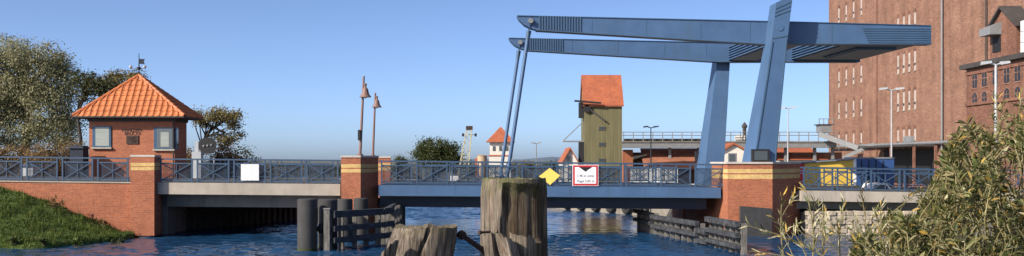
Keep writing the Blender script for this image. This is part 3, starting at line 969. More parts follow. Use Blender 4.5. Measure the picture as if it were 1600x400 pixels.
# ------------------------------------------------------------------ bridge keeper house
HY = 63.0
def HX(px): return (px - 800) / F * HY
def HZz(py): return CH + (HZ - py) / F * HY
hs = thing('keeper_house', (HX(206), HY + 1.2, GZ), 'small red brick bridge keeper house with orange tiled pyramid roof', 'house')
hx0, hx1 = HX(139), HX(273); hd = 2.3
ze = HZz(190)
MB().box(hx0, hx1, HY, HY + hd, GZ, ze).build('wall', 'brick', hs)
MB().box(hx0 - .08, hx1 + .08, HY - .08, HY + hd + .08, ze + .002, HZz(184.5)).build('frieze', 'roof_dark', hs)
def hwin(x0, x1, y0, y1, side):
    f_ = MB()
    X0, X1, Z0, Z1 = HX(x0), HX(x1), HZz(y1), HZz(y0)
    fo = MB().box(X0, X1, HY - .06, HY - .002, Z0, Z1).build('window', 'frame_blue', hs)
    MB().box(X0 + .19, X1 - .12, HY - .07, HY - .062, Z0 + .08, Z1 - .08).build('pane', 'glass' if side else 'blind', fo)
    MB().box(X0 - .05, X1 + .05, HY - .16, HY - .003, Z0 - .1, Z0 - .003).build('sill', 'concrete', fo)
    if side:
        MB().box(X0 + .42, X1 - .32, HY - .078, HY - .0705, Z0 + .15, Z1 - .3).build('blind', 'blind', fo)
hwin(145, 174, 197, 230, 0)
hwin(241, 272.5, 199, 233, 1)
# side window on the right flank, blue corner frame
sw = MB().box(hx1 + .002, hx1 + .06, HY + .02, HY + .55, HZz(233), HZz(199)).build('window', 'frame_blue', hs)
MB().box(hx1 + .061, hx1 + .07, HY + .12, HY + .48, HZz(231), HZz(202)).build('pane', 'glass', sw)
text_mesh('lettering', 'KAHLDEN-', .27, 'sign_black', hs, (HX(207), HY - .012, HZz(205.5)), extrude=.008)
text_mesh('lettering', 'BRÜCKE', .27, 'sign_black', hs, (HX(207.5), HY - .012, HZz(211)), extrude=.008)
pl = MB().box(HX(198), HX(216.5), HY - .06, HY - .003, HZz(225), HZz(211.8)).build('relief_plaque', 'rust', hs)
tag(pl, 'dark bronze relief plaque')
for i in range(7):
    a = random.uniform(0, 6.28)
    MB().box(HX(207) - .25 + random.uniform(-.02, .3), HX(207) + random.uniform(.05, .25), HY - .085, HY - .061, HZz(222) + i * .05, HZz(222) + i * .05 + .03).build('relief', 'rust', pl)
# pyramid roof with single tiles
ov = .75
ex0, ex1 = HX(120), HX(293); ey0, ey1 = HY - .62, HY + hd + .62
zE = HZz(182); zA = HZz(116); ax_, ay_ = (ex0 + ex1) / 2, (ey0 + ey1) / 2
rf = MB().add([(ex0, ey0, zE), (ex1, ey0, zE), (ex1, ey1, zE), (ex0, ey1, zE), (ax_, ay_, zA)],
              [(0, 1, 4), (1, 2, 4), (2, 3, 4), (3, 0, 4), (3, 2, 1, 0)]).build('roof', 'tile', hs)
MB().box(ex0 - .02, ex1 + .02, ey0 - .02, ey1 + .02, zE - .13, zE - .003).build('eaves_board', 'roof_dark', hs)
def tile_face(A, Bp, C, single):
    A, Bp, C = Vector(A), Vector(Bp), Vector(C)
    M = (A + Bp) / 2; ex = (Bp - A).normalized(); up = (C - M); L = up.length; ey = up / L
    nn = ex.cross(ey).normalized()
    hw = (Bp - A).length / 2
    pw = .385; ph = .40
    ncol = int(hw * 2 / pw) + 2; nrow = int(L / ph) + 1
    every = MB()
    for r_ in range(nrow):
        for c in range(-ncol // 2, ncol // 2 + 1):
            t0 = r_ * ph - .05; t1 = min((r_ + 1) * ph + .03, L)
            lim = hw * (1 - (t0 + .02) / L)
            s0 = c * pw; s1 = s0 + pw
            if s1 < -lim or s0 > lim: continue
            prof = [(0, .035), (.12, .015), (.35, .0), (.6, .02), (.8, .065), (.95, .06), (1.0, .035)]
            vs = []
            for (tt, lift) in ((t0, .055), (t1, .012)):
                lm = hw * (1 - max(0, tt) / L)
                for (a, h_) in prof:
                    s_ = max(-lm, min(lm, s0 + pw * a))
                    vs.append(M + ex * s_ + ey * tt + nn * (h_ + lift))
            k = len(prof)
            lm = hw * (1 - max(0, t0) / L)
            for (a, h_) in prof:
                s_ = max(-lm, min(lm, s0 + pw * a))
                vs.append(M + ex * s_ + ey * t0 + nn * .002)
            fs = [(i, i + 1, k + i + 1, k + i) for i in range(k - 1)] + [(2*k + i, 2*k + i + 1, i + 1, i) for i in range(k - 1)]
            if single:
                MB().add(vs, fs).build('tile', 'tile', rf, fix=False)
            else:
                every.add(vs, fs)
    if not single:
        o = every.build('tiles', 'tile', rf, fix=False); o['kind'] = 'stuff'
q = [(ex0, ey0, zE), (ex1, ey0, zE), (ex1, ey1, zE), (ex0, ey1, zE)]; ap = (ax_, ay_, zA)
tile_face(q[0], q[1], ap, True)
tile_face(q[1], q[2], ap, True)
tile_face(q[2], q[3], ap, False)
tile_face(q[3], q[0], ap, False)
for c in q:
    n = 13; c = Vector(c); p = Vector(ap)
    for i in range(n):
        a = c + (p - c) * (i / n); b = c + (p - c) * ((i + 1.12) / n)
        MB().tube([a + Vector((0, 0, .05)), b + Vector((0, 0, .04))], [.105, .085], 8).build('hip_tile', 'tile', rf, smooth=True)
MB().tube([(hx1 - .05, HY - .1, GZ), (hx1 - .05, HY - .1, ze)], .05, 8).build('downpipe', 'roof_dark', hs, smooth=True)
MB().tube([(ex0, ey0 - .06, zE - .06), (ex1, ey0 - .06, zE - .06)], .055, 8).build('gutter', 'roof_dark', hs, smooth=True)
# weather vane
wv = thing('weather_vane', (ax_, ay_, zA), 'weather vane with dark flag on the peak of the orange roof', 'weather vane')
MB().tube([(ax_, ay_, zA - .1), (ax_, ay_, HZz(80))], [.05, .02], 6).build('rod', 'black_metal', wv)
MB().lathe((ax_, ay_, HZz(107)), [(.02, 0), (.12, .06), (.13, .14), (.04, .22)], 10).build('ball', 'black_metal', wv, smooth=True)
MB().prism([(ax_, ay_ - .015, HZz(97)), (ax_ + .36, ay_ - .015, HZz(97.5)), (ax_ + .3, ay_ - .015, HZz(93)), (ax_ + .37, ay_ - .015, HZz(89.5)), (ax_, ay_ - .015, HZz(89))],
           [(ax_, ay_ + .015, HZz(97)), (ax_ + .36, ay_ + .015, HZz(97.5)), (ax_ + .3, ay_ + .015, HZz(93)), (ax_ + .37, ay_ + .015, HZz(89.5)), (ax_, ay_ + .015, HZz(89))]).build('flag', 'dark_blue', wv)
MB().tube([(ax_ - .5, ay_, HZz(104)), (ax_ + .42, ay_, HZz(104))], .02, 5).build('arm', 'galv', wv)
MB().tube([(ax_, ay_ - .45, HZz(104)), (ax_, ay_ + .45, HZz(104))], .02, 5).build('arm', 'galv', wv)
for dx in (-.52, .36):
    MB().lathe((ax_ + dx, ay_, HZz(104) - .02), [(.03, 0), (.1, .06), (.1, .16), (.03, .22)], 8).build('knob', 'lamp_grey', wv, smooth=True)

# cabinets and gear round the house
cb = thing('cabinet', (HX(124), HY - 1, zd(U(124))), 'dark blue cabinet behind the railing left of the keeper house', 'box')
p0, p1 = P(113, 246, 62), P(134, 232, 62)
MB().box(p0.x, p1.x, 61.6, 62.4, GZ, p1.z).build('body', 'dark_blue', cb)
MB().prism([(p0.x - .08, 61.5, p1.z + .002), (p1.x + .08, 61.5, p1.z + .002), (p1.x + .08, 62.5, p1.z + .002), (p0.x - .08, 62.5, p1.z + .002)],
           [(p0.x + .1, 61.6, p1.z + .16), (p1.x - .05, 61.6, p1.z + .16), (p1.x - .05, 62.4, p1.z + .16), (p0.x + .1, 62.4, p1.z + .16)]).build('lid', 'dark_blue', cb)
MB().box(p0.x - .35, p0.x - .3, 61.8, 61.85, GZ, p1.z - .05).build('stair_post', 'dark_blue', cb)
MB().box(p0.x - .35, p0.x, 61.8, 61.85, p1.z - .04, p1.z + .0).build('stair_rail', 'dark_blue', cb)
cb = thing('cabinet', P(46, 282, 63), 'pale cabinet with blue lid behind the railing at far left', 'box')
p0, p1 = P(37, 282, 63), P(55, 260, 63)
MB().box(p0.x, p1.x, 62.7, 63.3, GZ, p1.z).build('body', 'lamp_grey', cb)
MB().box(p0.x - .1, p1.x + .1, 62.6, 63.4, p1.z + .002, p1.z + .13).build('lid', 'rail_blue', cb)

sgn_ = thing('signal', B(U(310, VF - .8), VF - .8, zd(U(310))), 'white post signal with dark octagonal board right of the keeper house', 'traffic light')
c0 = UZ(308, 250, VF - .8); zt = zat(221, 308, VF - .8); zb0 = zd(c0[0])
MB(B).box(c0[0] - .1, c0[0] + .1, VF - .9, VF - .7, zb0, zt).build('post', 'lamp_grey', sgn_)
MB(B).box(c0[0] - .25, c0[0] + .28, VF - 1.05, VF - .55, zb0, zat(237, 308, VF - .8)).build('base', 'lamp_grey', sgn_)
c1 = UZ(325, 227.5, VF - .8); r_ = .51
oc = [(c1[0] + r_ * 1.05 * math.cos(R(22.5 + 45 * i)), c1[1] + r_ * math.sin(R(22.5 + 45 * i))) for i in range(8)]
MB(B).prism([(u, VF - .95, z) for u, z in oc], [(u, VF - .85, z) for u, z in oc]).build('back_board', 'black_metal', sgn_)
for k, du in enumerate((-.22, .0, .22)):
    MB(B).tube([(c1[0] + du, VF - 1.0, c1[1] - .02 + .03 * k), (c1[0] + du, VF - .951, c1[1] - .02 + .03 * k)], .06, 10).build('lens', 'galv', sgn_)
MB(B).bar((c0[0], VF - .8, c1[1] - .02), (c1[0] - .3, VF - .8, c1[1] - .02), .08).build('arm', 'lamp_grey', sgn_)
hrb = MB(B); za_ = zat(241, 320, VF - .8)
hrb.tube([(c0[0] + .3, VF - .7, za_), (c0[0] + .95, VF - .7, za_), (c0[0] + .95, VF - .7, zb0)], .035, 6)
hrb.build('guard_hoop', 'lamp_grey', sgn_)

# ------------------------------------------------------------------ quays
qs = thing('sheet_pile_quay', (-14, 62, 0), 'dark steel sheet pile quay wall under the left span', 'quay')
path = [Vector((-18.2, 52.6, 0)), Vector((-17, 55.2, 0)), Vector((-13.2, 63, 0)), Vector((-11, 75, 0))]
def along(path, step):
    out = []
    for a, b in zip(path, path[1:]):
        n = max(1, round((b - a).length / step))
        out += [(a + (b - a) * i / n, a + (b - a) * (i + 1) / n) for i in range(n)]
    return out
for i, (a, b) in enumerate(along(path, .5)):
    d = (b - a).normalized(); nrm = Vector((d.y, -d.x, 0)); L = (b - a).length
    pr = [(0, 0), (.12, .0), (.22, .17), (.6, .17), (.72, 0), (1, 0)]
    fr = [a + d * L * s + nrm * w for s, w in pr]
    bk = [b - nrm * .1, a - nrm * .1]
    pts = fr + bk
    MB().prism([(p.x, p.y, -1) for p in pts], [(p.x, p.y, .92) for p in pts]).build('sheet_pile', 'sheet_steel', qs)
for a, b in zip(path, path[1:]):
    d = (b - a).normalized(); nrm = Vector((d.y, -d.x, 0)) * .12
    MB().bar(a + nrm + Vector((0, 0, .99)), b + nrm + Vector((0, 0, .99)), .6, .14).build('coping', 'sheet_steel', qs)
tq = thing('quay', (7, 72, 0), 'pale concrete quay beyond the river, seen under the lifting leaf', 'quay')
path = [Vector((15.2, 51.3, 0)), Vector((9.5, 66, 0)), Vector((8.7, 68, 0)), Vector((3.85, 77, 0)), Vector((0, 90, 0))]
for i, (a, b) in enumerate(zip(path, path[1:])):
    d = (b - a).normalized(); nrm = Vector((-d.y, d.x, 0))
    f0 = a + nrm * .05; f1 = b + nrm * .05; g0 = a - nrm * .5; g1 = b - nrm * .5
    MB().prism([(p.x, p.y, -1) for p in (f0, f1, g1, g0)], [(p.x, p.y, GZ + .004) for p in (f0, f1, g1, g0)]).build('wall_segment', 'quay_concrete', tq)
fpos = ['rightmost', 'second from the right', 'third from the right', 'third from the left', 'second from the left', 'leftmost']
a, b = Vector((9.0, 67.3, 0)), Vector((3.85, 77, 0))
d = (b - a).normalized(); nrm = Vector((-d.y, d.x, 0))
for i in range(6):
    c = a + (b - a) * (i / 5.6 + .03) + nrm * .22
    t_ = thing('tyre_fender', (c.x, c.y, .2), 'black tyre fender on the pale far quay, %s of the six' % fpos[i], 'fender', 'tyres on the far quay')
    tm = MB(); rings = 14; ring = 8; vs = []; fs = []
    for p in range(rings):
        A = 2 * math.pi * p / rings
        for q_ in range(ring):
            Bq = 2 * math.pi * q_ / ring
            rr = .36 + .15 * math.cos(Bq)
            pos = c + d * (rr * math.cos(A)) + Vector((0, 0, .52 + rr * math.sin(A))) + nrm * (.15 * math.sin(Bq))
            vs.append(pos)
            fs.append((p*ring+q_, ((p+1) % rings)*ring+q_, ((p+1) % rings)*ring+(q_+1) % ring, p*ring+(q_+1) % ring))
    tm.add(vs, fs).build('tyre', 'rubber', t_, smooth=True)
    MB().bar((c.x, c.y, 1.0), (c.x - nrm.x * .3, c.y - nrm.y * .3, 1.1), .05).build('chain', 'rust', t_)

# stone wall under the right approach
sw_ = thing('stone_wall', (18, 51, 0), 'rough pale stone wall at the water under the right approach span', 'wall')
MB(B).box(14.7, 24.0, .33, .9, -1, GZ + .06).build('core', 'concrete_dark', sw_)
stone_meshes = []
for k in range(7):
    bm = bmesh.new(); bmesh.ops.create_cube(bm, size=1.0)
    bmesh.ops.bevel(bm, geom=list(bm.edges), offset=.1, segments=1, affect='EDGES')
    for v in bm.verts:
        v.co += Vector((random.uniform(-.07, .07), random.uniform(-.08, .08), random.uniform(-.07, .07)))
    me = bpy.data.meshes.new('stone'); bm.to_mesh(me); bm.free(); me.materials.append(MATS['stone']); stone_meshes.append(me)
for row in range(6):
    x = 14.75 - (row % 2) * .1
    z = -.15 + row * .22
    while x < 22.2:
        w = random.uniform(.28, .62)
        o = link('stone', random.choice(stone_meshes), None, sw_, B(x + w / 2, .28 + random.uniform(-.04, .05), z + .1))
        o.scale = (w * .97, random.uniform(.3, .42), .215)
        o.rotation_euler = (0, random.uniform(-.05, .05), random.uniform(-.08, .08))
        x += w

# ------------------------------------------------------------------ dolphins and timber fenders
spots = [(480, 42.0, .40, 311, 'front left of the four'), (512, 43.0, .405, 311.5, 'second from the left, behind the iron bollard'),
         (538.5, 46.5, .36, 311, 'third from the left, half behind the timber fender'), (564, 48.0, .34, 310, 'rightmost, right in front of the brick pier')]
for px, Y, r_, yt, ds in spots:
    c = P(px, yt, Y)
    t_ = thing('mooring_pile', (c.x, Y, 0), 'black round steel mooring pile, ' + ds, 'pile', 'round steel mooring piles')
    MB().lathe((c.x, Y, -1), [(r_, 0), (r_, c.z + .97), (r_ - .03, c.z + 1)], 32).build('tube', 'pile_steel', t_, smooth=True)
    MB().lathe((c.x, Y, -.3), [(r_ + .004, 0), (r_ + .006, .36 + random.uniform(0, .08)), (r_ + .002, .4)], 32).build('waterline_growth', 'algae', t_, smooth=True)
    MB().lathe((c.x, Y, c.z - .0), [(r_ - .03, 0), (r_ - .05, .012)], 32).build('lid', 'pile_steel', t_)
bo = thing('bollard', P(505, 358, 42.3), 'black iron bollard sticking out beside the second mooring pile', 'bollard')
p = P(503, 357, 42.45)
MB().tube([(p.x - .12, p.y, p.z), (p.x + .05, p.y, p.z), (p.x + .08, p.y, p.z), (p.x + .55, p.y + .05, p.z)], [.2, .2, .11, .11], 14).build('spool', 'black_metal', bo, smooth=True)
MB().tube([(p.x - .2, p.y, p.z), (p.x - .12, p.y, p.z)], [.1, .1], 10).build('end_cap', 'black_metal', bo)

def fender(label, pts, ztop, rails, postsper, hz=.26, post_h=None):
    """timber guide fender: horizontal waling beams on square posts along a path"""
    a0 = pts[0]
    t_ = thing('timber_fender', (a0[0], a0[1], 0), label, 'fender', 'timber guide fenders')
    k = 0
    for (a, b, zt) in zip(pts, pts[1:], ztop):
        A = Vector((a[0], a[1], 0)); Bq = Vector((b[0], b[1], 0)); d = (Bq - A).normalized(); L = (Bq - A).length
        nrm = Vector((-d.y, d.x, 0))
        if nrm.y > 0: nrm = -nrm       # towards the camera side
        for (dz, th) in rails:
            z = zt - dz - th / 2
            MB().bar(A + nrm * .11 + Vector((0, 0, z)), Bq + nrm * .11 + Vector((0, 0, z + random.uniform(-.02, .02))), .2, th).build('waling', 'fender_wood', t_)
        n = max(1, round(L / postsper))
        for i in range(n + 1):
            p = A + d * (L * i / n) - nrm * .12
            w = random.uniform(.09, .115)
            MB().bar((p.x, p.y, -1.2), (p.x + random.uniform(-.03, .03), p.y, zt - random.uniform(.04, .1)), w * 2, w * 2).build('post', 'fender_post', t_)
        # bolt plates
        for i in range(n):
            p = A + d * (L * (i + .5) / n) + nrm * .215
            MB().box(p.x - .03, p.x + .03, p.y - .02, p.y + .02, zt - .2, zt - .12).build('bolt', 'rust', t_)
def gp(px, pyb):
    Y = F * CH / (pyb - HZ)
    return ((px - 800) / F * Y, Y)
fender('grey timber guide fender in front of the black mooring piles', [gp(517, 391.5), gp(594, 383), gp(609, 379), gp(627, 362)], [1.62, 1.6, 1.58],
       [(0, .28), (.62, .22), (1.1, .22)], .85)
fender('far low grey timber guide fender under the right end of the leaf', [(6.7, 55.0), gp(1022, 366), gp(1093, 381)], [1.08, .98],
       [(0, .2), (.46, .18)], .75)
fender('near taller grey timber guide fender left of the pylon pier', [gp(1093, 381), gp(1108, 384.5), gp(1157, 397)], [.72, 1.28],
       [(0, .22), (.47, .18), (.92, .16)], .62)
cp_ = Vector((*gp(517, 391.5), 0))
ep = thing('guide_post', (cp_.x, cp_.y, 0), 'pale end post at the left corner of the front timber fender', 'post')
MB().bar((cp_.x - .14, cp_.y - .1, -1), (cp_.x - .14, cp_.y - .1, 1.7), .24, .2).build('post', 'fender_post', ep)
MB().bar((cp_.x - .14, cp_.y - .1, 1.702), (cp_.x - .14, cp_.y - .1, 1.74), .27, .23).build('cap', 'galv', ep)

# ------------------------------------------------------------------ the old wooden piles in front
def wood_pile(name, label, px0, px1, ytop, Y, mat, zb=-.6, lean=(0, 0), taper=1.0, seed=0, crack=None, notch=None, n=88, m_=70, ztil=0.0):
    c = P((px0 + px1) / 2, ytop, Y); r_ = (px1 - px0) / 2 / F * Y
    t_ = thing(name, (c.x, Y, zb), label, 'pile', 'old wooden mooring piles')
    vs = []; fs = []; rot = []
    H = c.z - zb
    for i in range(m_ + 1):
        k = (i / m_) ** .55          # rows crowd towards the top, which the camera sees
        z = zb + H * k
        dz = c.z - z
        for j in range(n):
            a = 2 * math.pi * j / n
            ca, sa = math.cos(a), math.sin(a)
            g = noise.noise(Vector((ca * 5 + seed, sa * 5, z * .45))) * .03 + noise.noise(Vector((ca * 14 + seed, sa * 14, z * .9))) * .016
            g += noise.noise(Vector((ca * 34, sa * 34 + seed, z * 1.6))) * .016 + noise.noise(Vector((ca * 2, sa * 2, z * 2.2 + seed))) * .03
            rad = r_ * (1 + g) * (1 + (taper - 1) * min(1, dz / .7))
            if i > m_ - 3: rad *= 1 - .05 * (i - m_ + 3) / 3
            if crack:
                da = abs((a - crack[0] - crack[2] * dz + math.pi) % (2 * math.pi) - math.pi)
                if da < crack[1]: rad -= r_ * .22 * (1 - da / crack[1])
            if notch:
                da = (a - notch[0] + math.pi) % (2 * math.pi) - math.pi
                edge_ = notch[1] + .10 * noise.noise(Vector((dz * 3, seed, 0)))
                if -notch[2] < da < edge_ and notch[3] < dz < notch[4]:
                    rad -= r_ * notch[5] * min(1, (edge_ - da) / .6) * min(1, (dz - notch[3]) / .05) * min(1, (da + notch[2] + .08 * noise.noise(Vector((dz * 4, seed, 3)))) / .09)
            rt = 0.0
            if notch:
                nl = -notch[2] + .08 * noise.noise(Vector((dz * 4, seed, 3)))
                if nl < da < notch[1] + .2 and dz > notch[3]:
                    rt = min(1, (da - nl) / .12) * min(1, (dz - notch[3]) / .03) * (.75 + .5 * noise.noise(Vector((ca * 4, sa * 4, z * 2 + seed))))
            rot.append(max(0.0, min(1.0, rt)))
            top = ztil * ca + .016 * noise.noise(Vector((ca * 3 + seed, sa * 3, 1.7))) + .012 * noise.noise(Vector((ca * 16, sa * 16 + seed, 3)))
            vs.append((c.x + lean[0] * dz + rad * ca, Y + lean[1] * dz + rad * sa, z + top * max(0, 1 - dz / .15)))
    for i in range(m_):
        for j in range(n):
            j2 = (j + 1) % n
            fs.append((i*n + j, i*n + j2, (i+1)*n + j2, (i+1)*n + j))
    last = m_ * n; prev = last
    for s_ in (.75, .45, .15):
        st = len(vs)
        for j in range(n):
            v = vs[last + j]; a = 2 * math.pi * j / n
            vs.append((c.x + (v[0] - c.x) * s_, Y + (v[1] - Y) * s_, v[2] - .015 + .02 * noise.noise(Vector((v[0] * s_ * 9, v[1] * s_ * 9, seed)))))
        for j in range(n):
            j2 = (j + 1) % n
            fs.append((prev + j, prev + j2, st + j2, st + j))
        prev = st
    fs.append(tuple(range(prev, prev + n)))
    po = MB().add(vs, fs).build('trunk', mat, t_, smooth=True, fix=False)
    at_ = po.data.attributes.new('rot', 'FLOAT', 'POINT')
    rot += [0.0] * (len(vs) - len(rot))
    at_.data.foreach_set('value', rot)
    return t_
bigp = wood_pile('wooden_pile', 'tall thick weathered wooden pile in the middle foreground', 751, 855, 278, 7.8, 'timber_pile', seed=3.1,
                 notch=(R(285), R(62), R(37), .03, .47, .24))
wood_pile('wooden_pile', 'low wooden pile stump with a long crack, left of the tall pile', 614, 718, 354, 7.4, 'timber_low', seed=9.4, taper=1.10,
          lean=(-.25, 0), crack=(R(281), .075, -.75))
# split-off pieces
def splinter(t_, px0, px1, yt0, yt1, Y, th, lean, mat, bot=None):
    """an upright split board with ragged top"""
    n = 9; vs = []; fs = []
    rows = 12
    for i in range(rows + 1):
        for j in range(n + 1):
            k = j / n
            px = px0 + (px1 - px0) * k
            top = P(px, yt0 + (yt1 - yt0) * k + 7 * noise.noise(Vector((px * .21, Y, 1))), Y)
            z = -.6 + (top.z + .6) * (i / rows) ** .5
            dz = top.z - z
            bul = math.sin(math.pi * k) * th
            g = noise.noise(Vector((px * .35, z * 1.2, Y))) * .02
            vs.append((top.x + lean * dz, Y - bul - g, z))
    st = len(vs)
    for i in range(rows + 1):
        for j in range(n + 1):
            v = vs[i * (n + 1) + j]; vs.append((v[0], Y + .05, v[2] - .01))
    w = n + 1
    for i in range(rows):
        for j in range(n):
            a = i * w + j
            fs.append((a, a + 1, a + w + 1, a + w)); fs.append((st + a + w, st + a + w + 1, st + a + 1, st + a))
        a = i * w
        fs.append((st + a, a, a + w, st + a + w)); a += n; fs.append((a, st + a, st + a + w, a + w))
    for j in range(n):
        a = rows * w + j
        fs.append((a, a + 1, st + a + 1, st + a))
    MB().add(vs, fs).build('splinter', mat, t_, smooth=True, fix=False)
spt = thing('broken_pile', P(795, 400, 7.2), 'split broken wooden pile stump right in front of the tall pile', 'pile', 'old wooden mooring piles')
splinter(spt, 754, 778, 368, 360, 7.2, .05, .12, 'timber_low')
splinter(spt, 772, 806, 361, 378, 7.1, .06, .25, 'timber_low')
splinter(spt, 796, 836, 364, 371, 7.22, .07, .05, 'timber_low')
spt = thing('broken_pile', P(606, 400, 7.0), 'splintered wooden scraps at the left foot of the cracked low stump', 'pile', 'old wooden mooring piles')
splinter(spt, 596, 610, 396, 380, 7.0, .03, -.15, 'timber_low')
splinter(spt, 607, 622, 385, 372, 7.05, .03, -.2, 'timber_low')
ir = thing('iron_bolt', P(752, 390, 7.5), 'rusty iron bolt with round washer between the two old piles', 'bolt')
p0, p1 = P(721, 367, 7.45), P(762, 396, 7.6)
MB().tube([p0, p1], [.017, .021], 10).build('shank', 'rust', ir, smooth=True)
d = (p1 - p0).normalized(); d2 = (d + Vector((0, -1.4, 0))).normalized()
MB().tube([p0 - d2 * .012, p0 + d2 * .016], .034, 18).build('washer', 'rust', ir, smooth=True)
MB().tube([p0 - d2 * .02, p0 + d2 * .03], .018, 6).build('nut', 'rust', ir)
p0 = P(753, 363, 7.5); ib2 = thing('iron_bolt', p0, 'small rusty bolt head on the left side of the tall pile', 'bolt')
MB().tube([p0 + Vector((-.012, -.01, .0)), p0 + Vector((.06, .05, 0))], .009, 8).build('shank', 'rust', ib2, smooth=True)
MB().tube([p0 + Vector((-.022, -.02, 0)), p0 + Vector((-.008, -.008, 0))], .016, 10).build('washer', 'rust', ib2)

# ================================================================== BEHIND THE BRIDGE, RIGHT BANK
# brick silo: its long wall runs along the street
SX = 39.0
def SY(px, X=SX): return X * F / (px - 800)
def SZ(py, Y): return CH + (HZ - py) / F * Y
si = thing('brick_silo', (SX + 12, 95, GZ), 'towering red brick grain silo with rows of narrow slit windows', 'building')
MB().box(SX, SX + 26, 62, SY(1295), GZ, 34).build('wall', 'brick_silo', si)
MB().box(SX - .12, SX - .001, 62, SY(1295) + .1, GZ, 2.6).build('plinth', 'brick_annex', si)
floors = [9.6 + 3.76 * k for k in range(-1, 5)]
for px in (1311, 1322.5, 1334, 1346, 1403.5, 1412.5, 1421, 1430):
    Y = SY(px)
    for z in floors:
        w = .21
        o = MB().box(SX - .02, SX + .1, Y - w, Y + w, z - .95, z + .9).build('window', 'window_light', si)
        MB().box(SX - .06, SX - .021, Y - w - .05, Y + w + .05, z + .9, z + 1.25).build('lintel', 'brick_annex', o)
        MB().box(SX - .03, SX - .021, Y - .18, Y + .18, z - .5, z - .25).build('pane', 'dark_glass', o)
        MB().box(SX - .08, SX - .021, Y - w - .04, Y + w + .04, z - 1.03, z - .95).build('sill', 'concrete', o)
for px, mt, r_ in ((1372, 'brick_annex', .05), (1475, 'galv', .09), (1544, 'roof_dark', .07)):
    Y = SY(px)
    MB().tube([(SX - .2, Y, GZ), (SX - .2, Y, 34)], r_, 8).build('downpipe', mt, si, smooth=True)
# loading bay with canopy and pipe along the foot
by0, by1 = SY(1470), SY(1378)
MB().box(SX - .15, SX - .01, by0 + 1, by1 - 1, 1.4, SZ(233, 100)).build('bay_opening', 'black_metal', si)
MB().box(SX - 2.6, SX - .01, by0, by1, SZ(230, 100), SZ(227, 100)).build('canopy', 'roof_dark', si)
MB().tube([(SX - .5, SY(1590), SZ(222.5, 92)), (SX - .5, SY(1300), SZ(222.5, 92))], .14, 8).build('pipe', 'galv', si, smooth=True)
MB().box(SX - .35, SX - .01, by0 + 6, by0 + 8, SZ(222, 100), SZ(213, 100)).build('vent_hood', 'galv', si)
for px in (1392, 1428, 1462):
    Y = SY(px, SX - 2.4)
    MB().box(SX - 2.5, SX - 2.3, Y - .1, Y + .1, GZ, SZ(230, 100)).build('canopy_post', 'brick_annex', si)

# lower annex in front of the silo with arched windows
AX = 37.5
an = thing('annex', (AX + 1, 72, GZ), 'lower red brick annex with pairs of arched windows against the silo', 'building')
ayf = SY(1510, AX); az1 = SZ(109, ayf)
MB().box(AX, SX - .01, 58, ayf, GZ, az1).build('wall', 'brick_annex', an)
MB().box(AX - .45, SX - .01, 57.5, ayf + .35, az1 + .002, az1 + .38).build('eaves', 'roof_dark', an)
zc = SZ(166, ayf)
MB().box(AX - .14, AX - .002, 58, ayf, zc, zc + .22).build('cornice', 'brick_annex', an)
MB().box(AX - .10, AX - .002, 58, ayf, az1 - .5, az1 - .2).build('cornice', 'brick_annex', an)
def arched(Y, z0, z1, w):
    pts = [(Y - w, z0), (Y + w, z0), (Y + w, z1 - w)] + [(Y + w * math.cos(R(a)), z1 - w + w * math.sin(R(a))) for a in (30, 60, 90, 120, 150)] + [(Y - w, z1 - w)]
    pf = lambda s, e: [(e, Y + (y - Y) * s, (z0 + z1) / 2 + (z - (z0 + z1) / 2) * s) for y, z in pts]
    o = MB().prism(pf(1.16, AX - .05), pf(1.16, AX - .002)).build('window', 'brick_silo', an)
    MB().prism(pf(1.0, AX - .06), pf(1.0, AX - .051)).build('pane', 'dark_glass', o)
    MB().box(AX - .07, AX - .061, Y - .03, Y + .03, z0 + .1, z1 - .15).build('mullion', 'brick_silo', o)
    MB().box(AX - .07, AX - .061, Y - w * .9, Y + w * .9, (z0 + z1) / 2 - .03, (z0 + z1) / 2 + .03).build('transom', 'brick_silo', o)
for px in (1524, 1539, 1556, 1574, 1591, 1606):
    Y = SY(px, AX)
    arched(Y, SZ(137, SY(1524, AX)), SZ(112, SY(1524, AX)), .42)
    arched(Y, SZ(163, SY(1524, AX)), SZ(145, SY(1524, AX)), .42)
# gabled hoist tower on the annex roof
gx = AX + .1
gy0, gy1 = SY(1588, gx), SY(1547, gx); gm = (gy0 + gy1) / 2
gz0 = az1 + .385; gze = SZ(36, gy0); gza = SZ(14, gm)
ht = thing('hoist_tower', (gx + 3, gm, gz0), 'small gabled brick hoist tower with dark roof, at upper right', 'tower')
MB().prism([(gx, gy0, gz0), (gx, gy1, gz0), (gx, gy1, gze), (gx, gm, gza), (gx, gy0, gze)],
           [(SX - .02, gy0, gz0), (SX - .02, gy1, gz0), (SX - .02, gy1, gze), (SX - .02, gm, gza), (SX - .02, gy0, gze)]).build('wall', 'brick_annex', ht)
MB().box(SX - .019, SX + 0.0 - .001, gy0, gy1, gz0, gze).build('back_wall', 'brick_annex', ht)
for s, ya in ((-1, gy0), (1, gy1)):
    o0 = Vector((gx - .3, gm, gza + .05)); o1 = Vector((gx - .3, ya + s * .35, gze - .28))
    MB().hexa([(gx - .3, gm, gza + .06), (SX - .03, gm, gza + .06), (SX - .03, ya + s * .4, gze - .25), (gx - .3, ya + s * .4, gze - .25),
               (gx - .3, gm, gza + .24), (SX - .03, gm, gza + .24), (SX - .03, ya + s * .4, gze - .07), (gx - .3, ya + s * .4, gze - .07)]).build('roof_slope', 'roof_dark', ht)
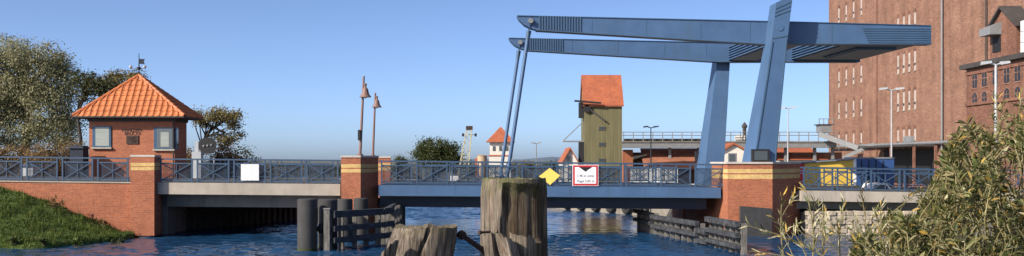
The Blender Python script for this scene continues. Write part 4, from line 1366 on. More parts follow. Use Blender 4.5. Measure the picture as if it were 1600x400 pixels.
# hoist hood on the gable
hz = SZ(58, gy1)
MB().hexa([(gx - .9, gm + .2, hz), (gx - .002, gm + .2, hz), (gx - .002, gy1 - .1, hz), (gx - .9, gy1 - .1, hz),
           (gx - .9, gm + .2, hz + .55), (gx - .002, gm + .2, hz + .95), (gx - .002, gy1 - .1, hz + .95), (gx - .9, gy1 - .1, hz + .55)]).build('hood', 'galv', ht)
MB().box(gx - .05, gx - .003, gm + .3, gy1 - .5, hz - 1.3, hz - .1).build('door', 'black_metal', ht)
# white panelled head house standing against the silo beside it
pw0 = P(1589, 90, 76.5); pw1 = P(1640, 33, 76.5)
pn = thing('panel_house', (pw0.x + 1, 77, az1 + .4), 'white panelled cabin cut by the right edge, beside the hoist tower', 'building')
MB().box(pw0.x, SX - .1, gy0 - 1.6, gy0 - .42, az1 + .385, pw1.z).build('core', 'roof_dark', pn)
for i in range(3):
    za = az1 + .45 + i * (pw1.z - az1 - .5) / 3
    MB().box(pw0.x + .03, SX - .12, gy0 - 1.66, gy0 - 1.602, za, za + (pw1.z - az1 - .5) / 3 - .05).build('panel', 'white_paint', pn)
    MB().box(pw0.x - .06, pw0.x - .002, gy0 - 1.55, gy0 - .5, za, za + (pw1.z - az1 - .5) / 3 - .05).build('panel', 'white_paint', pn)

# low brick works with raised gallery
LY = 112.0
def LX(px, Y=LY): return (px - 800) / F * Y
lw = thing('works_building', (LX(1130), LY + 4, GZ), 'long low red brick works building behind the pylons', 'building')
MB().box(LX(966), LX(1320), LY + 1, LY + 9, GZ, SZ(238, LY)).build('wall', 'brick_silo', lw)
MB().hexa([(LX(1002), LY - 2.4, SZ(264, LY)), (LX(1100), LY - 2.4, SZ(264, LY)), (LX(1100), LY + .9, SZ(233, LY)), (LX(1002), LY + .9, SZ(233, LY)),
           (LX(1002), LY - 2.4, SZ(262, LY)), (LX(1100), LY - 2.4, SZ(262, LY)), (LX(1100), LY + .9, SZ(231.5, LY)), (LX(1002), LY + .9, SZ(231.5, LY))]).build('lean_to_roof', 'roof_old', lw)
MB().box(LX(974), LX(988), LY - .6, LY + .99, GZ, SZ(234, LY)).build('stair_turret', 'brick', lw)
MB().hexa([(LX(988), LY - 1, SZ(249, LY)), (LX(1009), LY - 1, SZ(243, LY)), (LX(1009), LY + .9, SZ(243, LY)), (LX(988), LY + .9, SZ(249, LY)),
           (LX(988), LY - 1, SZ(244, LY)), (LX(1009), LY - 1, SZ(241, LY)), (LX(1009), LY + .9, SZ(241, LY)), (LX(988), LY + .9, SZ(244, LY))]).build('hatch', 'roof_dark', lw)
# red tiled roof right of the near pylon
MB().hexa([(LX(1214), LY - .5, SZ(250, LY)), (LX(1292), LY - .5, SZ(250, LY)), (LX(1292), LY + 6, SZ(232, LY)), (LX(1205), LY + 6, SZ(232, LY)),
           (LX(1214), LY - .5, SZ(248.5, LY)), (LX(1292), LY - .5, SZ(248.5, LY)), (LX(1292), LY + 6, SZ(230, LY)), (LX(1205), LY + 6, SZ(230, LY))]).build('tiled_roof', 'far_tiles', lw)
MB().box(LX(1205), LX(1292), LY - .2, LY + .95, GZ, SZ(250.5, LY)).build('front_wall', 'render_white', lw)
gl = thing('conveyor_gallery', (LX(1130), LY - 1, SZ(231, LY)), 'grey raised conveyor gallery with handrail above the low brick works', 'gallery')
MB().box(LX(966), LX(1300), LY - 1.6, LY + .4, SZ(231, LY), SZ(223, LY)).build('girder', 'galv', gl)
MB().box(LX(962), LX(1302), LY - 1.7, LY + .5, SZ(222.9, LY), SZ(221, LY)).build('walkway', 'concrete_dark', gl)
MB().tube([(LX(972), LY - 1.1, SZ(219, LY)), (LX(1100), LY - 1.1, SZ(219, LY))], .14, 8).build('pipe', 'roof_dark', gl)
for px in range(972, 1302, 15):
    MB().box(LX(px) - .04, LX(px) + .04, LY - 1.62, LY - 1.54, SZ(221, LY), SZ(207, LY)).build('handrail_post', 'galv', gl)
for y in (207, 212):
    MB().tube([(LX(966), LY - 1.58, SZ(y, LY)), (LX(1302), LY - 1.58, SZ(y, LY))], .045, 6).build('handrail', 'galv', gl)
for px in (968, 1045, 1090, 1140, 1225, 1270, 1298):
    MB().box(LX(px) - .15, LX(px) + .15, LY - .8, LY - .5, GZ, SZ(231.1, LY)).build('support', 'galv', gl)
MB().box(LX(1276), LX(1293), LY - 1.4, LY + .2, SZ(208, LY), SZ(196, LY)).build('hopper', 'galv', gl)
MB().box(LX(1273), LX(1296), LY - 1.5, LY + .3, SZ(195.9, LY), SZ(194.5, LY)).build('platform', 'roof_dark', gl)
for px in (1274, 1281, 1288, 1295):
    MB().box(LX(px) - .04, LX(px) + .04, LY - 1.45, LY - 1.37, SZ(194.4, LY), SZ(187, LY)).build('handrail_post', 'galv', gl)
MB().box(LX(1273), LX(1296), LY - 1.45, LY - 1.37, SZ(187, LY), SZ(186, LY)).build('handrail', 'galv', gl)
MB().bar((LX(1272), LY - 2.2, SZ(211, LY)), (LX(1322), LY - 4.0, SZ(232, LY)), .9, .55).build('chute', 'galv', gl)
MB().bar((LX(1296), LY - 4.5, SZ(247, LY)), (LX(1338), LY - 5.5, SZ(226, LY)), .5, .35).build('chute', 'galv', gl)
sm = thing('stovepipe', (LX(1160), LY - 1, SZ(221, LY)), 'dark stubby vent pipe on the gallery between the pylons', 'pipe')
MB().tube([(LX(1160), LY - 1, SZ(221, LY)), (LX(1160), LY - 1, SZ(200, LY))], .2, 10).build('stack', 'roof_dark', sm)
MB().lathe((LX(1160), LY - 1, SZ(200, LY)), [(.3, 0), (.32, .2), (.05, .6)], 10).build('cowl', 'roof_dark', sm)
tkk = thing('tank', (LX(1152), LY - 1.2, SZ(221, LY)), 'white round tank on the gallery beside the rear pylon', 'tank')
MB().tube([(LX(1146), LY - 1.0, SZ(216.2, LY)), (LX(1160), LY - 1.0, SZ(216.2, LY))], .38, 14).build('shell', 'render_white', tkk, smooth=True)
MB().box(LX(1148), LX(1149), LY - 1.3, LY - .7, SZ(221, LY), SZ(220, LY) + .1).build('saddle', 'galv', tkk)

def gable_house(px0, px1, yb, ye, yr, Y, depth, label, wall='render_white', roof='far_tiles', windows=()):
    x0, x1 = LX(px0, Y), LX(px1, Y); zE_, zR = SZ(ye, Y), SZ(yr, Y); xm = (x0 + x1) / 2
    t_ = thing('gabled_house', (xm, Y + depth / 2, GZ), label, 'house')
    MB().prism([(x0, Y, GZ), (x1, Y, GZ), (x1, Y, zE_), (xm, Y, zR), (x0, Y, zE_)],
               [(x0, Y + depth, GZ), (x1, Y + depth, GZ), (x1, Y + depth, zE_), (xm, Y + depth, zR), (x0, Y + depth, zE_)]).build('wall', wall, t_)
    for xa in (x0, x1):
        s = (xa - xm) * .12; k = (zR - zE_) * .12
        MB().hexa([(xm, Y - .3, zR + .02), (xa + s, Y - .3, zE_ - k + .02), (xa + s, Y + depth + .3, zE_ - k + .02), (xm, Y + depth + .3, zR + .02),
                   (xm, Y - .3, zR + .2), (xa + s, Y - .3, zE_ - k + .2), (xa + s, Y + depth + .3, zE_ - k + .2), (xm, Y + depth + .3, zR + .2)]).build('roof_slope', roof, t_)
    for (wx, wy, w, h_) in windows:
        p = P(wx, wy, Y)
        o = MB().box(p.x - w, p.x + w, Y - .04, Y - .002, p.z - h_, p.z + h_).build('window', 'galv', t_)
        MB().box(p.x - w * .75, p.x + w * .75, Y - .05, Y - .041, p.z - h_ * .8, p.z + h_ * .8).build('pane', 'glass', o)
    return t_
gable_house(879, 903, 262, 254, 233, 100, 8, 'tiny white gabled house left of the green granary', windows=[(890, 250, .25, .4)])
gable_house(1124, 1168, 262, 238, 226, 103, 6, 'white gabled house between the two pylons', windows=[(1144, 247, .42, .5)])

# wooden granary
GY = 100.0
gx0, gx1 = LX(913, GY), LX(972, GY); gd = 4.6
gr = thing('granary', ((gx0 + gx1) / 2, GY + gd / 2, GZ), 'tall olive green boarded granary with orange gable roof', 'building')
zE_ = SZ(163, GY); zR = SZ(118, GY + gd / 2); ym = GY + gd / 2
MB().prism([(gx0, GY, GZ), (gx0, GY + gd, GZ), (gx0, GY + gd, zE_), (gx0, ym, zR - .12), (gx0, GY, zE_)],
           [(gx1, GY, GZ), (gx1, GY + gd, GZ), (gx1, GY + gd, zE_), (gx1, ym, zR - .12), (gx1, GY, zE_)]).build('wall', 'olive_boards', gr)
for s, ya in ((-1, GY), (1, GY + gd)):
    yo = ya + s * .25; zo = zE_ - .22
    MB().hexa([(gx0 - .15, ym, zR - .1), (gx1 + .15, ym, zR - .1), (gx1 + .15, yo, zo), (gx0 - .15, yo, zo),
               (gx0 - .15, ym, zR + .06), (gx1 + .15, ym, zR + .06), (gx1 + .15, yo, zo + .14), (gx0 - .15, yo, zo + .14)]).build('roof_slope', 'far_tiles', gr)
for y in (200.5, 225.5, 250.5):
    p = P(940.5, y, GY)
    o = MB().box(p.x - .36, p.x + .36, GY - .05, GY - .002, p.z - .2, p.z + .2).build('window', 'olive_boards', gr)
    MB().box(p.x - .3, p.x + .3, GY - .06, GY - .051, p.z - .15, p.z + .15).build('pane', 'glass', o)
# hoist beam and braces jutting out on the river side
MB().bar((gx0 - 1.0, GY - .5, SZ(158, GY)), (gx0 + 1.6, GY - .5, SZ(161.5, GY)), .12, .18).build('hoist_beam', 'black_metal', gr)
MB().bar((gx0 - .3, GY - .1, SZ(161, GY)), (gx0 + 2.0, GY - .25, SZ(189, GY)), .16, .16).build('chute', 'roof_dark', gr)
MB().box(gx0 - .5, gx0 - .003, GY + .1, GY + 1.1, SZ(184, GY), SZ(160, GY)).build('hoist_hood', 'black_metal', gr)
MB().tube([(gx0 + .25, GY - .25, SZ(170, GY)), (gx0 + .25, GY - .05, SZ(170, GY))], .38, 12).build('pulley', 'black_metal', gr)
MB().bar((gx0 - 1.95, GY + 1.2, SZ(219, GY)), (gx0 - .05, GY + 1.2, SZ(190, GY)), .1, .1).build('brace', 'galv', gr)
MB().box(gx0 - 2.0, gx0 - .003, GY + .9, GY + 2.2, SZ(221.5, GY), SZ(219.5, GY)).build('platform', 'galv', gr)
MB().box(gx0 - .5, gx0 - .003, GY + .2, GY + 1.2, GZ, SZ(222, GY)).build('lower_shed', 'black_metal', gr)

# white tower with red pyramid roof
TY = 150.0
tx0, tx1 = LX(764, TY), LX(800, TY)
tw = thing('white_tower', ((tx0 + tx1) / 2, TY + 1.7, GZ), 'white tower house with red pyramid roof seen behind the rods', 'tower')
MB().box(tx0, tx1, TY, TY + 3.4, GZ, SZ(243, TY)).build('wall', 'render_white', tw)
MB().box(tx0 + .1, tx1 - .1, TY + .1, TY + 3.3, SZ(243, TY) + .002, SZ(222, TY)).build('upper_wall', 'render_white', tw)
MB().box(tx0 - .1, tx1 + .1, TY - .1, TY + 3.5, SZ(243.8, TY), SZ(242, TY)).build('band', 'roof_red', tw)
e_ = .45; zz = SZ(222, TY) + .003
MB().add([(tx0 - e_, TY - e_, zz), (tx1 + e_, TY - e_, zz), (tx1 + e_, TY + 3.4 + e_, zz), (tx0 - e_, TY + 3.4 + e_, zz), ((tx0 + tx1) / 2, TY + 1.7, SZ(197, TY))],
         [(0, 1, 4), (1, 2, 4), (2, 3, 4), (3, 0, 4), (3, 2, 1, 0)]).build('roof', 'far_tiles', tw)
for px in (772, 782, 792):
    p = P(px, 232, TY)
    MB().box(p.x - .2, p.x + .2, TY + .05, TY + .098, p.z - .35, p.z + .35).build('window', 'glass', tw)
bb_ = thing('silo_stub', (LX(752, 130), 131, GZ), 'short beige round stub tower left of the white tower', 'tower')
MB().lathe((LX(753, 130), 131, GZ), [(.62, 0), (.62, SZ(244, 130) - GZ), (.7, SZ(243, 130) - GZ), (.5, SZ(242, 130) - GZ)], 16).build('wall', 'render_beige', bb_, smooth=True)
MB().box(LX(742, 130), LX(746, 130), 130.8, 131.5, GZ, SZ(247, 130)).build('shed', 'roof_red', bb_)

# lattice crane
KY = 118.0
cr = thing('crane', (LX(725, KY), KY, GZ), 'pale yellow lattice crane jib leaning behind the leaf', 'crane')
pb0 = P(721, 290, KY); pt0 = P(733, 203, KY); hwb, hwt = .62, .30
cor = [(-1, -1), (1, -1), (1, 1), (-1, 1)]
def cpt(k, i):
    c = pb0 + (pt0 - pb0) * k; w = hwb + (hwt - hwb) * k
    return c + Vector((cor[i][0] * w, cor[i][1] * w, 0))
for i in range(4):
    MB().bar(cpt(0, i), cpt(1, i), .09).build('chord', 'crane_yellow', cr)
for k in range(9):
    k0, k1 = k / 9, (k + 1) / 9
    br = MB()
    for i in range(4):
        j = (i + 1) % 4
        br.bar(cpt(k0, i), cpt(k1, j), .045); br.bar(cpt(k1, i), cpt(k1, j), .045)
    br.build('lattice', 'crane_yellow', cr, fix=False)
MB().box(pt0.x - .35, pt0.x + .4, KY - .35, KY + .35, pt0.z, pt0.z + .45).build('head', 'rust', cr)
MB().bar((pt0.x - .75, KY, pt0.z - .55), (pt0.x + .8, KY, pt0.z - .55), .08).build('cross_arm', 'crane_yellow', cr)
for s in (-.7, .75):
    MB().tube([(pt0.x + s, KY, pt0.z - .75), (pt0.x + s, KY, pt0.z - .4)], .13, 8).build('floodlight', 'dark_blue', cr)

# white hoarding on the quay behind the leaf railing
hd_ = thing('hoarding', P(1022, 290, 80), 'white hoarding panels on the quay behind the leaf railing', 'fence')
for i in range(5):
    p0, p1 = P(985 + i * 15, 263, 80), P(999 + i * 15, 263, 80)
    MB().box(p0.x, p1.x, 80, 80.08, GZ + .1, p0.z).build('panel', 'white_paint', hd_)
    MB().box(p1.x + .003, p1.x + .045, 80, 80.1, GZ, p0.z + .05).build('post', 'galv', hd_)

# ------------------------------------------------------------------ street lamps (modern)
def street_lamp(px, ytop, Y, arms, label, r_=.06, col='lamp_grey'):
    p = P(px, ytop, Y)
    t_ = thing('street_lamp', (p.x, Y, GZ), label, 'street lamp', 'grey street lamps')
    MB().tube([(p.x, Y, GZ), (p.x, Y, GZ + 3), (p.x, Y, p.z)], [r_ * 1.25, r_, r_ * .8], 10).build('pole', col, t_, smooth=True)
    for s, L in arms:
        MB().tube([(p.x, Y, p.z - .05), (p.x + s * L * .5, Y, p.z + .06)], .05, 6).build('arm', col, t_)
        h_ = MB(); xa = p.x + s * L * .35; xb = p.x + s * L
        a, b = min(xa, xb), max(xa, xb)
        h_.hexa([(a, Y - .14, p.z - .04), (b, Y - .14, p.z + .04), (b, Y + .14, p.z + .04), (a, Y + .14, p.z - .04),
                 (a, Y - .09, p.z + .12), (b, Y - .09, p.z + .16), (b, Y + .09, p.z + .16), (a, Y + .09, p.z + .12)])
        h_.build('lamp_head', col, t_)
street_lamp(1556, 100, 52, ((-1, .72), (1, .68)), 'tall double headed street lamp in front of the annex, behind the bush', .08)
street_lamp(1393, 140, 70, ((-1, .8), (1, .85)), 'double headed street lamp in front of the silo wall')
street_lamp(1231, 169, 95, ((-1, .6), (1, .85)), 'street lamp just right of the near pylon')
street_lamp(1017, 199, 98, ((-1, .7), (1, .75)), 'dark double headed street lamp right of the green granary', .06, 'dark_blue')
street_lamp(838, 224, 120, ((-1, .6), (1, .6)), 'distant street lamp between the rods and the granary', .06, 'galv')

# ------------------------------------------------------------------ trailer and car on the right bank
TYr = 66.0
tr_ = thing('box_trailer', P(1325, 292, TYr), 'yellow box trailer with blue tail parked behind the right railing', 'trailer')
x0, x1, x2 = LX(1257, TYr), LX(1333, TYr), LX(1397, TYr)
zt_ = SZ(248, TYr); zb_ = SZ(290, TYr)
MB().hexa([(x0, TYr, zb_), (x1, TYr, zb_), (x1, TYr + 2.4, zb_), (x0, TYr + 2.4, zb_), (x0, TYr, zt_ - .31), (x1, TYr, zt_ - .08), (x1, TYr + 2.4, zt_ - .08), (x0, TYr + 2.4, zt_ - .31)]).build('box_body', 'yellow_paint', tr_)
MB().box(x1 + .002, x1 + .2, TYr - .03, TYr + 2.4, zb_, zt_ - .02).build('corner_post', 'white_paint', tr_)
MB().box(x1 + .202, x2, TYr - .01, TYr + 2.4, zb_, zt_).build('tail_section', 'blue_paint', tr_)
MB().box(x0 - .3, x0 - .002, TYr, TYr + 2.4, zb_ + .1, zt_ - .33).build('end_panel', 'sign_red', tr_)
MB().hexa([(x0 - .35, TYr - .2, zt_ - .3), (x1, TYr - .2, zt_ - .075), (x1, TYr + 2.5, zt_ - .075), (x0 - .35, TYr + 2.5, zt_ - .3),
           (x0 - .35, TYr - .2, zt_ - .23), (x1, TYr - .2, zt_), (x1, TYr + 2.5, zt_), (x0 - .35, TYr + 2.5, zt_ - .23)]).build('roof_edge', 'galv', tr_)
MB().box(x1 + .2, x2 + .05, TYr - .06, TYr + 2.45, zt_ + .002, zt_ + .1).build('roof_edge', 'galv', tr_)
for k in range(4):
    xx = x1 + .5 + k * (x2 - x1 - .8) / 4
    MB().box(xx, xx + .06, TYr - .05, TYr - .011, zb_ + .1, zt_ - .1).build('locking_bar', 'dark_blue', tr_)
for xx in (x0 + .8, x0 + 1.9, x2 - .8):
    for yy in (TYr + .1, TYr + 2.1):
        w_ = MB(); w_.tube([(xx, yy, GZ + .5), (xx, yy + .25, GZ + .5)], .5, 18)
        w_.build('wheel', 'rubber', tr_)
MB().box(x0, x2, TYr + .3, TYr + 2.1, GZ + .7, zb_ - .002).build('chassis', 'black_metal', tr_)

cy = 63.0; zc0 = zd(U(1370))
def car(px0, px1, ytop, Y, label, mat):
    x0, x1 = LX(px0, Y), LX(px1, Y); L = x1 - x0; zt = SZ(ytop, Y); zb = zt - 1.35
    t_ = thing('parked_car', ((x0 + x1) / 2, Y, zb), label, 'car')
    prof = [(0, .35), (0, .72), (.04, .82), (.22, .9), (.34, 1.32), (.68, 1.35), (.84, .92), (.98, .86), (1, .4)]
    pr = [(x0 + L * a, zb + h_) for a, h_ in prof]
    MB().prism([(x, Y - .8, z) for x, z in pr], [(x, Y + .8, z) for x, z in pr]).build('body', mat, t_)
    gp_ = [(x0 + L * a, zb + h_) for a, h_ in ((.27, .93), (.37, 1.27), (.66, 1.28), (.78, .95))]
    MB().prism([(x, Y - .82, z) for x, z in gp_], [(x, Y - .801, z) for x, z in gp_]).build('side_window', 'glass', t_)
    for a in (.2, .8):
        for s in (-1, 1):
            w_ = MB().tube([(x0 + L * a, Y + s * .62, zb + .32), (x0 + L * a, Y + s * .82, zb + .32)], .32, 16).build('wheel', 'rubber', t_)
            MB().tube([(x0 + L * a, Y + s * .80, zb + .32), (x0 + L * a, Y + s * .83, zb + .32)], .18, 10).build('rim', 'galv', w_)
    for a in (.01, .985):
        MB().box(x0 + L * a - .03, x0 + L * a + .03, Y - .72, Y - .42, zb + .62, zb + .75).build('lamp', 'white_paint', t_)
car(1338, 1396, 286, 61.0 - 4, 'white car roof showing behind the right railing below the blue tail', 'white_paint')

# ================================================================== VEGETATION
# grassy bank in front of the retaining wall
wl = [(-60, 2.6), (-25.6, 2.45), (-24.6, 2.30), (-23.2, 1.90), (-21.9, 1.42), (-20.3, .75), (-19.0, .22), (-18.4, .02), (-18.0, -.4)]
def wallz(x):
    for (a, za), (b, zb) in zip(wl, wl[1:]):
        if x <= b: return za + (zb - za) * (x - a) / (b - a)
    return -.4
def bankz(x, y):
    sh = 42.9 + max(0, (x + 20.4)) ** 2 * .9 + .35 * noise.noise(Vector((x * .6, 0, 4)))     # shoreline bends to the wall
    t = (y - sh) / (49.0 - sh) if sh < 48.9 else -1
    if t < 0: return -.35 + max(-.6, t)
    w = max(0.05, wallz(x))
    z = w * (t ** .85) * .93 + .16 * min(1, t * 12)
    return min(z, w + .18) + (.10 * noise.noise(Vector((x * .8, y * .8, 0))) + .07 * noise.noise(Vector((x * 2.3, y * 2.3, 5)))) * min(1, t * 5)
vs = []; fs = []
nx, ny = 120, 60
for j in range(ny + 1):
    for i in range(nx + 1):
        k = i / nx
        x = -60 + 42.2 * (k ** .5)
        y = 40.5 + 9.4 * j / ny - .0
        y += (x * SA)*(j / ny)   # follow the wall
        vs.append((x, y, bankz(x, y - (x * SA) * (j / ny))))
for j in range(ny):
    for i in range(nx):
        a = j * (nx + 1) + i
        fs.append((a, a + 1, a + nx + 2, a + nx + 1))
bk = MB().add(vs, fs).build('bank', 'turf', None, smooth=True, fix=False)
tag(bk, kind='structure')
gv = np.array(vs)
# grass blades
n = 60000
X = rng.uniform(-34, -17.9, n); jj = rng.uniform(0, 1, n)
pts = []
for x, j in zip(X, jj):
    y0 = 40.5 + 9.4 * j; z = bankz(x, y0)
    if z > -.12:
        pts.append((x, y0 + x * SA * j, z))
pts = np.array(pts); n = len(pts)
a = rng.uniform(0, 6.283, n); cl = np.array([noise.noise(Vector((p[0] * 1.6, p[1] * 1.6, 2))) for p in pts])
h_ = rng.uniform(.05, .16, n) * (1 + .8 * (rng.random(n) > .93)) * np.clip(1 + 1.5 * cl, .3, 2.2); w = rng.uniform(.010, .022, n)
dx = np.stack([np.cos(a) * w, np.sin(a) * w, np.zeros(n)], 1)
tip = pts + np.stack([rng.normal(0, .05, n), rng.normal(0, .05, n), h_], 1)
V = np.stack([pts - dx, pts + dx, tip], 1).reshape(-1, 3)
go = quads_object('grass', V, np.arange(3 * n).reshape(n, 3), 'grass', None, (-22, 46, 0))
tag(go, 'short green grass on the bank before the brick retaining wall', 'grass', kind='stuff')

# weeds on the bank: at the foot of the wall and along the waterline
def weed(px, Y, h_, nst, mat, label):
    x = (px - 800) / F * Y; j = (Y - 40.5) / 9.4; z = max(0.02, bankz(x, Y)); y = Y + x * SA * j
    x = (px - 800) / F * y
    t_ = thing('weed', (x, y, z), label, 'plant', 'weeds on the grassy bank')
    st = MB(); Vs = []
    for i in range(nst):
        tip = (x + random.gauss(0, h_ * .5), y + random.gauss(0, h_ * .3), z + h_ * random.uniform(.5, 1.1))
        pth = stem_path((x + random.gauss(0, .06), y, z - .03), tip, (random.uniform(-.1, .1), 0, .05), 4)
        st.tube([tuple(p) for p in pth], [.012, .01, .007, .003], 4, cap=False)
        Vs.append(shoot_leaves(pth, 12, .16, rng, .35, .9))
    st.build('stems', 'twig', t_, fix=False)
    leaf_stuff(t_, np.concatenate(Vs), mat)
WEEDS = [(86, 49.0, .42, 9, 'scrub', 'brown weed at the foot of the retaining wall halfway down the slope'),
         (160, 49.2, .22, 5, 'scrub', 'small brown weed by the wall near the lower end of the bank'),
         (20, 43.3, .35, 9, 'broadleaf', 'dark weed clump at the waterline near the left edge'),
         (70, 43.4, .25, 7, 'broadleaf', 'low weed at the waterline below the middle of the bank'),
         (120, 43.5, .3, 8, 'grass', 'green tuft at the waterline right of the bank middle'),
         (186, 44.6, .3, 8, 'broadleaf', 'dark tuft at the lower right tip of the bank')]

# trees on the left
def PT(px, py, Y): return tuple(P(px, py, Y))
tree('willow_tree', (P(40, 250, 78).x, 78, GZ), [(P(38, 250, 78).x, 78, GZ), PT(40, 220, 78), PT(45, 180, 78), PT(40, 130, 78), PT(45, 95, 78)],
     [(PT(38, 105, 78), (3.0, 2.4, 2.6)), (PT(85, 130, 78), (1.7, 1.8, 2.4)), (PT(0, 130, 78), (2.4, 2.4, 3.2)), (PT(60, 175, 78), (3.0, 2.2, 2.2)), (PT(-50, 150, 78), (3, 2.5, 4)), (PT(95, 205, 78), (1.5, 1.6, 1.4)), (PT(20, 205, 78), (2.6, 2, 1.6))],
     .15, 300, 300, 'willow', 'bark', 'large olive grey willow tree at the left edge', tr=.4, csize=.5, droop=.8, limbs=40)
tree('pine_tree', (P(124, 250, 70).x, 70, GZ), [(P(123, 250, 70).x, 70, GZ), PT(126, 215, 70), PT(121, 180, 70), PT(132, 150, 70), PT(140, 125, 70)],
     [(PT(128, 122, 70), (1.0, 1, .7)), (PT(148, 128, 70), (.9, 1, .8)), (PT(168, 132, 70), (.9, 1, .55)), (PT(128, 150, 70), (.6, .6, .5)), (PT(160, 145, 70), (.8, .8, .5))],
     .16, 46, 95, 'pine', 'bark_dark', 'slim dark tree with open crown just left of the keeper house', tr=.14, csize=.3, limbs=22)
tree('pine_tree', (P(195, 250, 74).x, 74, GZ), [(P(192, 250, 74).x, 74, GZ), PT(194, 200, 74), PT(190, 150, 74)],
     [(PT(192, 124, 74), (1.3, 1, .5)), (PT(212, 122, 74), (.6, .8, .35))],
     .16, 26, 110, 'autumn', 'bark_dark', 'yellowish flat topped tree behind the roof of the keeper house', tr=.14, csize=.3, limbs=12)
tree('spreading_tree', (P(318, 250, 74).x, 74, GZ), [(P(312, 250, 74).x, 74, GZ), PT(316, 230, 74), PT(322, 214, 74), PT(334, 200, 74)],
     [(PT(328, 182, 74), (1.5, 1.2, .5)), (PT(350, 183, 74), (1.2, 1.2, .45)), (PT(368, 192, 74), (.55, .8, .45)), (PT(306, 190, 74), (.8, .9, .4)), (PT(350, 215, 74), (.9, 1, .35)), (PT(368, 212, 74), (.5, .6, .3))],
     .15, 60, 95, 'autumn', 'bark_dark', 'spreading tree with thin open crown right of the keeper house', tr=.15, csize=.28, limbs=34)
def bush(px0, px1, ytop, Y, mat, label, ncl, leaf=.14, per=120, name='bush'):
    cx = (px0 + px1) / 2; c = P(cx, ytop, Y); hw = (px1 - px0) / 2 / F * Y; h_ = c.z - GZ
    return tree(name, (c.x, Y, GZ), [(c.x, Y, GZ), (c.x, Y, GZ + h_ * .3), (c.x + .2, Y, GZ + h_ * .6)],
                [((c.x, Y, GZ + h_ * .5), (hw * .9, 1.3, h_ * .42)), ((c.x - hw * .4, Y, GZ + h_ * .4), (hw * .5, 1.2, h_ * .36)), ((c.x + hw * .5, Y, GZ + h_ * .38), (hw * .45, 1.2, h_ * .34))],
                leaf, ncl, per, mat, 'bark_dark', label, 'bush', 'bushes behind the left span', tr=.08, csize=.32, limbs=14)
bush(-30, 50, 212, 66, 'scrub', 'brown thicket under the willow at the left edge', 110)
bush(40, 105, 214, 65.5, 'scrub', 'brown thicket between the willow and the dark blue cabinet', 90)
bush(95, 140, 208, 67, 'scrub', 'tall brown bush touching the left wall of the keeper house', 70)
bush(284, 316, 222, 70, 'scrub', 'low brown bush directly behind the white signal post', 40)
bush(330, 372, 216, 68, 'scrub', 'rusty brown bush just right of the octagonal signal board', 70)
bush(362, 402, 226, 70, 'pine', 'dark green bush at the right end of the left thicket', 60)
bush(396, 418, 240, 72, 'scrub', 'small low brown bush farthest right on the left bank', 25)

# trees in the middle distance
tree('round_tree', (P(678, 250, 125).x, 125, GZ), [(P(678, 250, 125).x, 125, GZ), PT(678, 245, 125), PT(680, 235, 125)],
     [(PT(678, 232, 125), (2.2, 2, 1.2)), (PT(662, 240, 125), (1.2, 1.6, 1.0)), (PT(696, 238, 125), (1.6, 1.6, 1.2)), (PT(678, 250, 125), (2.8, 2, 1.2)), (PT(710, 248, 125), (.8, 1, .6))],
     .22, 130, 110, 'broadleaf', 'bark_dark', 'round dark green tree left of the lattice crane', tr=.3, csize=.42)
tree('round_tree', (P(628, 252, 135).x, 135, GZ), [(P(628, 252, 135).x, 135, GZ), PT(628, 250, 135), PT(628, 247, 135)],
     [(PT(628, 250, 135), (.7, .8, .5))], .2, 12, 70, 'broadleaf', 'bark_dark', 'tiny dark tree top left of the round tree', tr=.1, csize=.3, limbs=4)
for i, (px, yt, wd, lb) in enumerate(((735, 250, 3.2, 'low tree line just right of the lattice crane'), (815, 251, 3.0, 'low distant tree line right of the white tower'), (560, 258, 8, 'low distant hedge behind the brick lamp pier'), (440, 256, 9, 'low distant hedge behind the left span railing'), (860, 252, 1.6, 'low distant bushes left of the tiny gabled house'))):
    Y = 160
    c = P(px, yt, Y)
    tree('hedge', (c.x, Y, GZ), [(c.x, Y, GZ), (c.x, Y, GZ + .6), (c.x, Y, GZ + 1)], [((c.x, Y, (GZ + c.z) / 2 - .1), (wd, 1, (c.z - GZ) * .5))],
         .22, int(18 * wd), 50, 'broadleaf' if i % 2 == 0 else 'autumn', 'bark_dark', lb, 'hedge', 'far hedges', tr=.1, csize=.3, limbs=4)

# ------------------------------------------------------------------ willow shrubs in the right foreground
def leaf_shape(pts, dirs, nrms, L, wd):
    """narrow pointed leaves: six-sided blades bent a little"""
    n = len(pts)
    side = np.cross(dirs, nrms); side /= np.linalg.norm(side, axis=1)[:, None] + 1e-9
    up = np.cross(side, dirs)
    L = L[:, None]; wd = wd[:, None]
    p0 = pts
    p1 = pts + dirs * L * .35 + side * wd * .5 + up * L * .05
    p2 = pts + dirs * L * .70 + side * wd * .38 + up * L * .02
    p3 = pts + dirs * L - up * L * .10
    p4 = pts + dirs * L * .70 - side * wd * .38 + up * L * .02
    p5 = pts + dirs * L * .35 - side * wd * .5 + up * L * .05
    V = np.stack([p0, p1, p2, p3, p4, p5], 1)
    return V
def shoot_leaves(path, n, L0, rg, w=.21, spread=.95):
    """leaves along a curved stem, denser and smaller towards the tip"""
    path = np.array(path); m_ = len(path) - 1
    k = np.sort(rg.uniform(.12, 1.0, n) ** .7)
    f_ = np.clip(k * m_, 0, m_ - 1e-6); i = f_.astype(int); fr = (f_ - i)[:, None]
    p = path[i] * (1 - fr) + path[i + 1] * fr
    d = path[i + 1] - path[i]; d /= np.linalg.norm(d, axis=1)[:, None]
    r_ = rg.normal(size=(n, 3)); r_ -= (r_ * d).sum(1)[:, None] * d; r_ /= np.linalg.norm(r_, axis=1)[:, None]
    ld = d * .75 + r_ * spread; ld[:, 2] += rg.normal(0, .15, n); ld /= np.linalg.norm(ld, axis=1)[:, None]
    nr = rg.normal(size=(n, 3)) * .5 + d
    L = L0 * rg.uniform(.6, 1.25, n)
    return leaf_shape(p, ld, nr, L, L * w * rg.uniform(.8, 1.3, n))
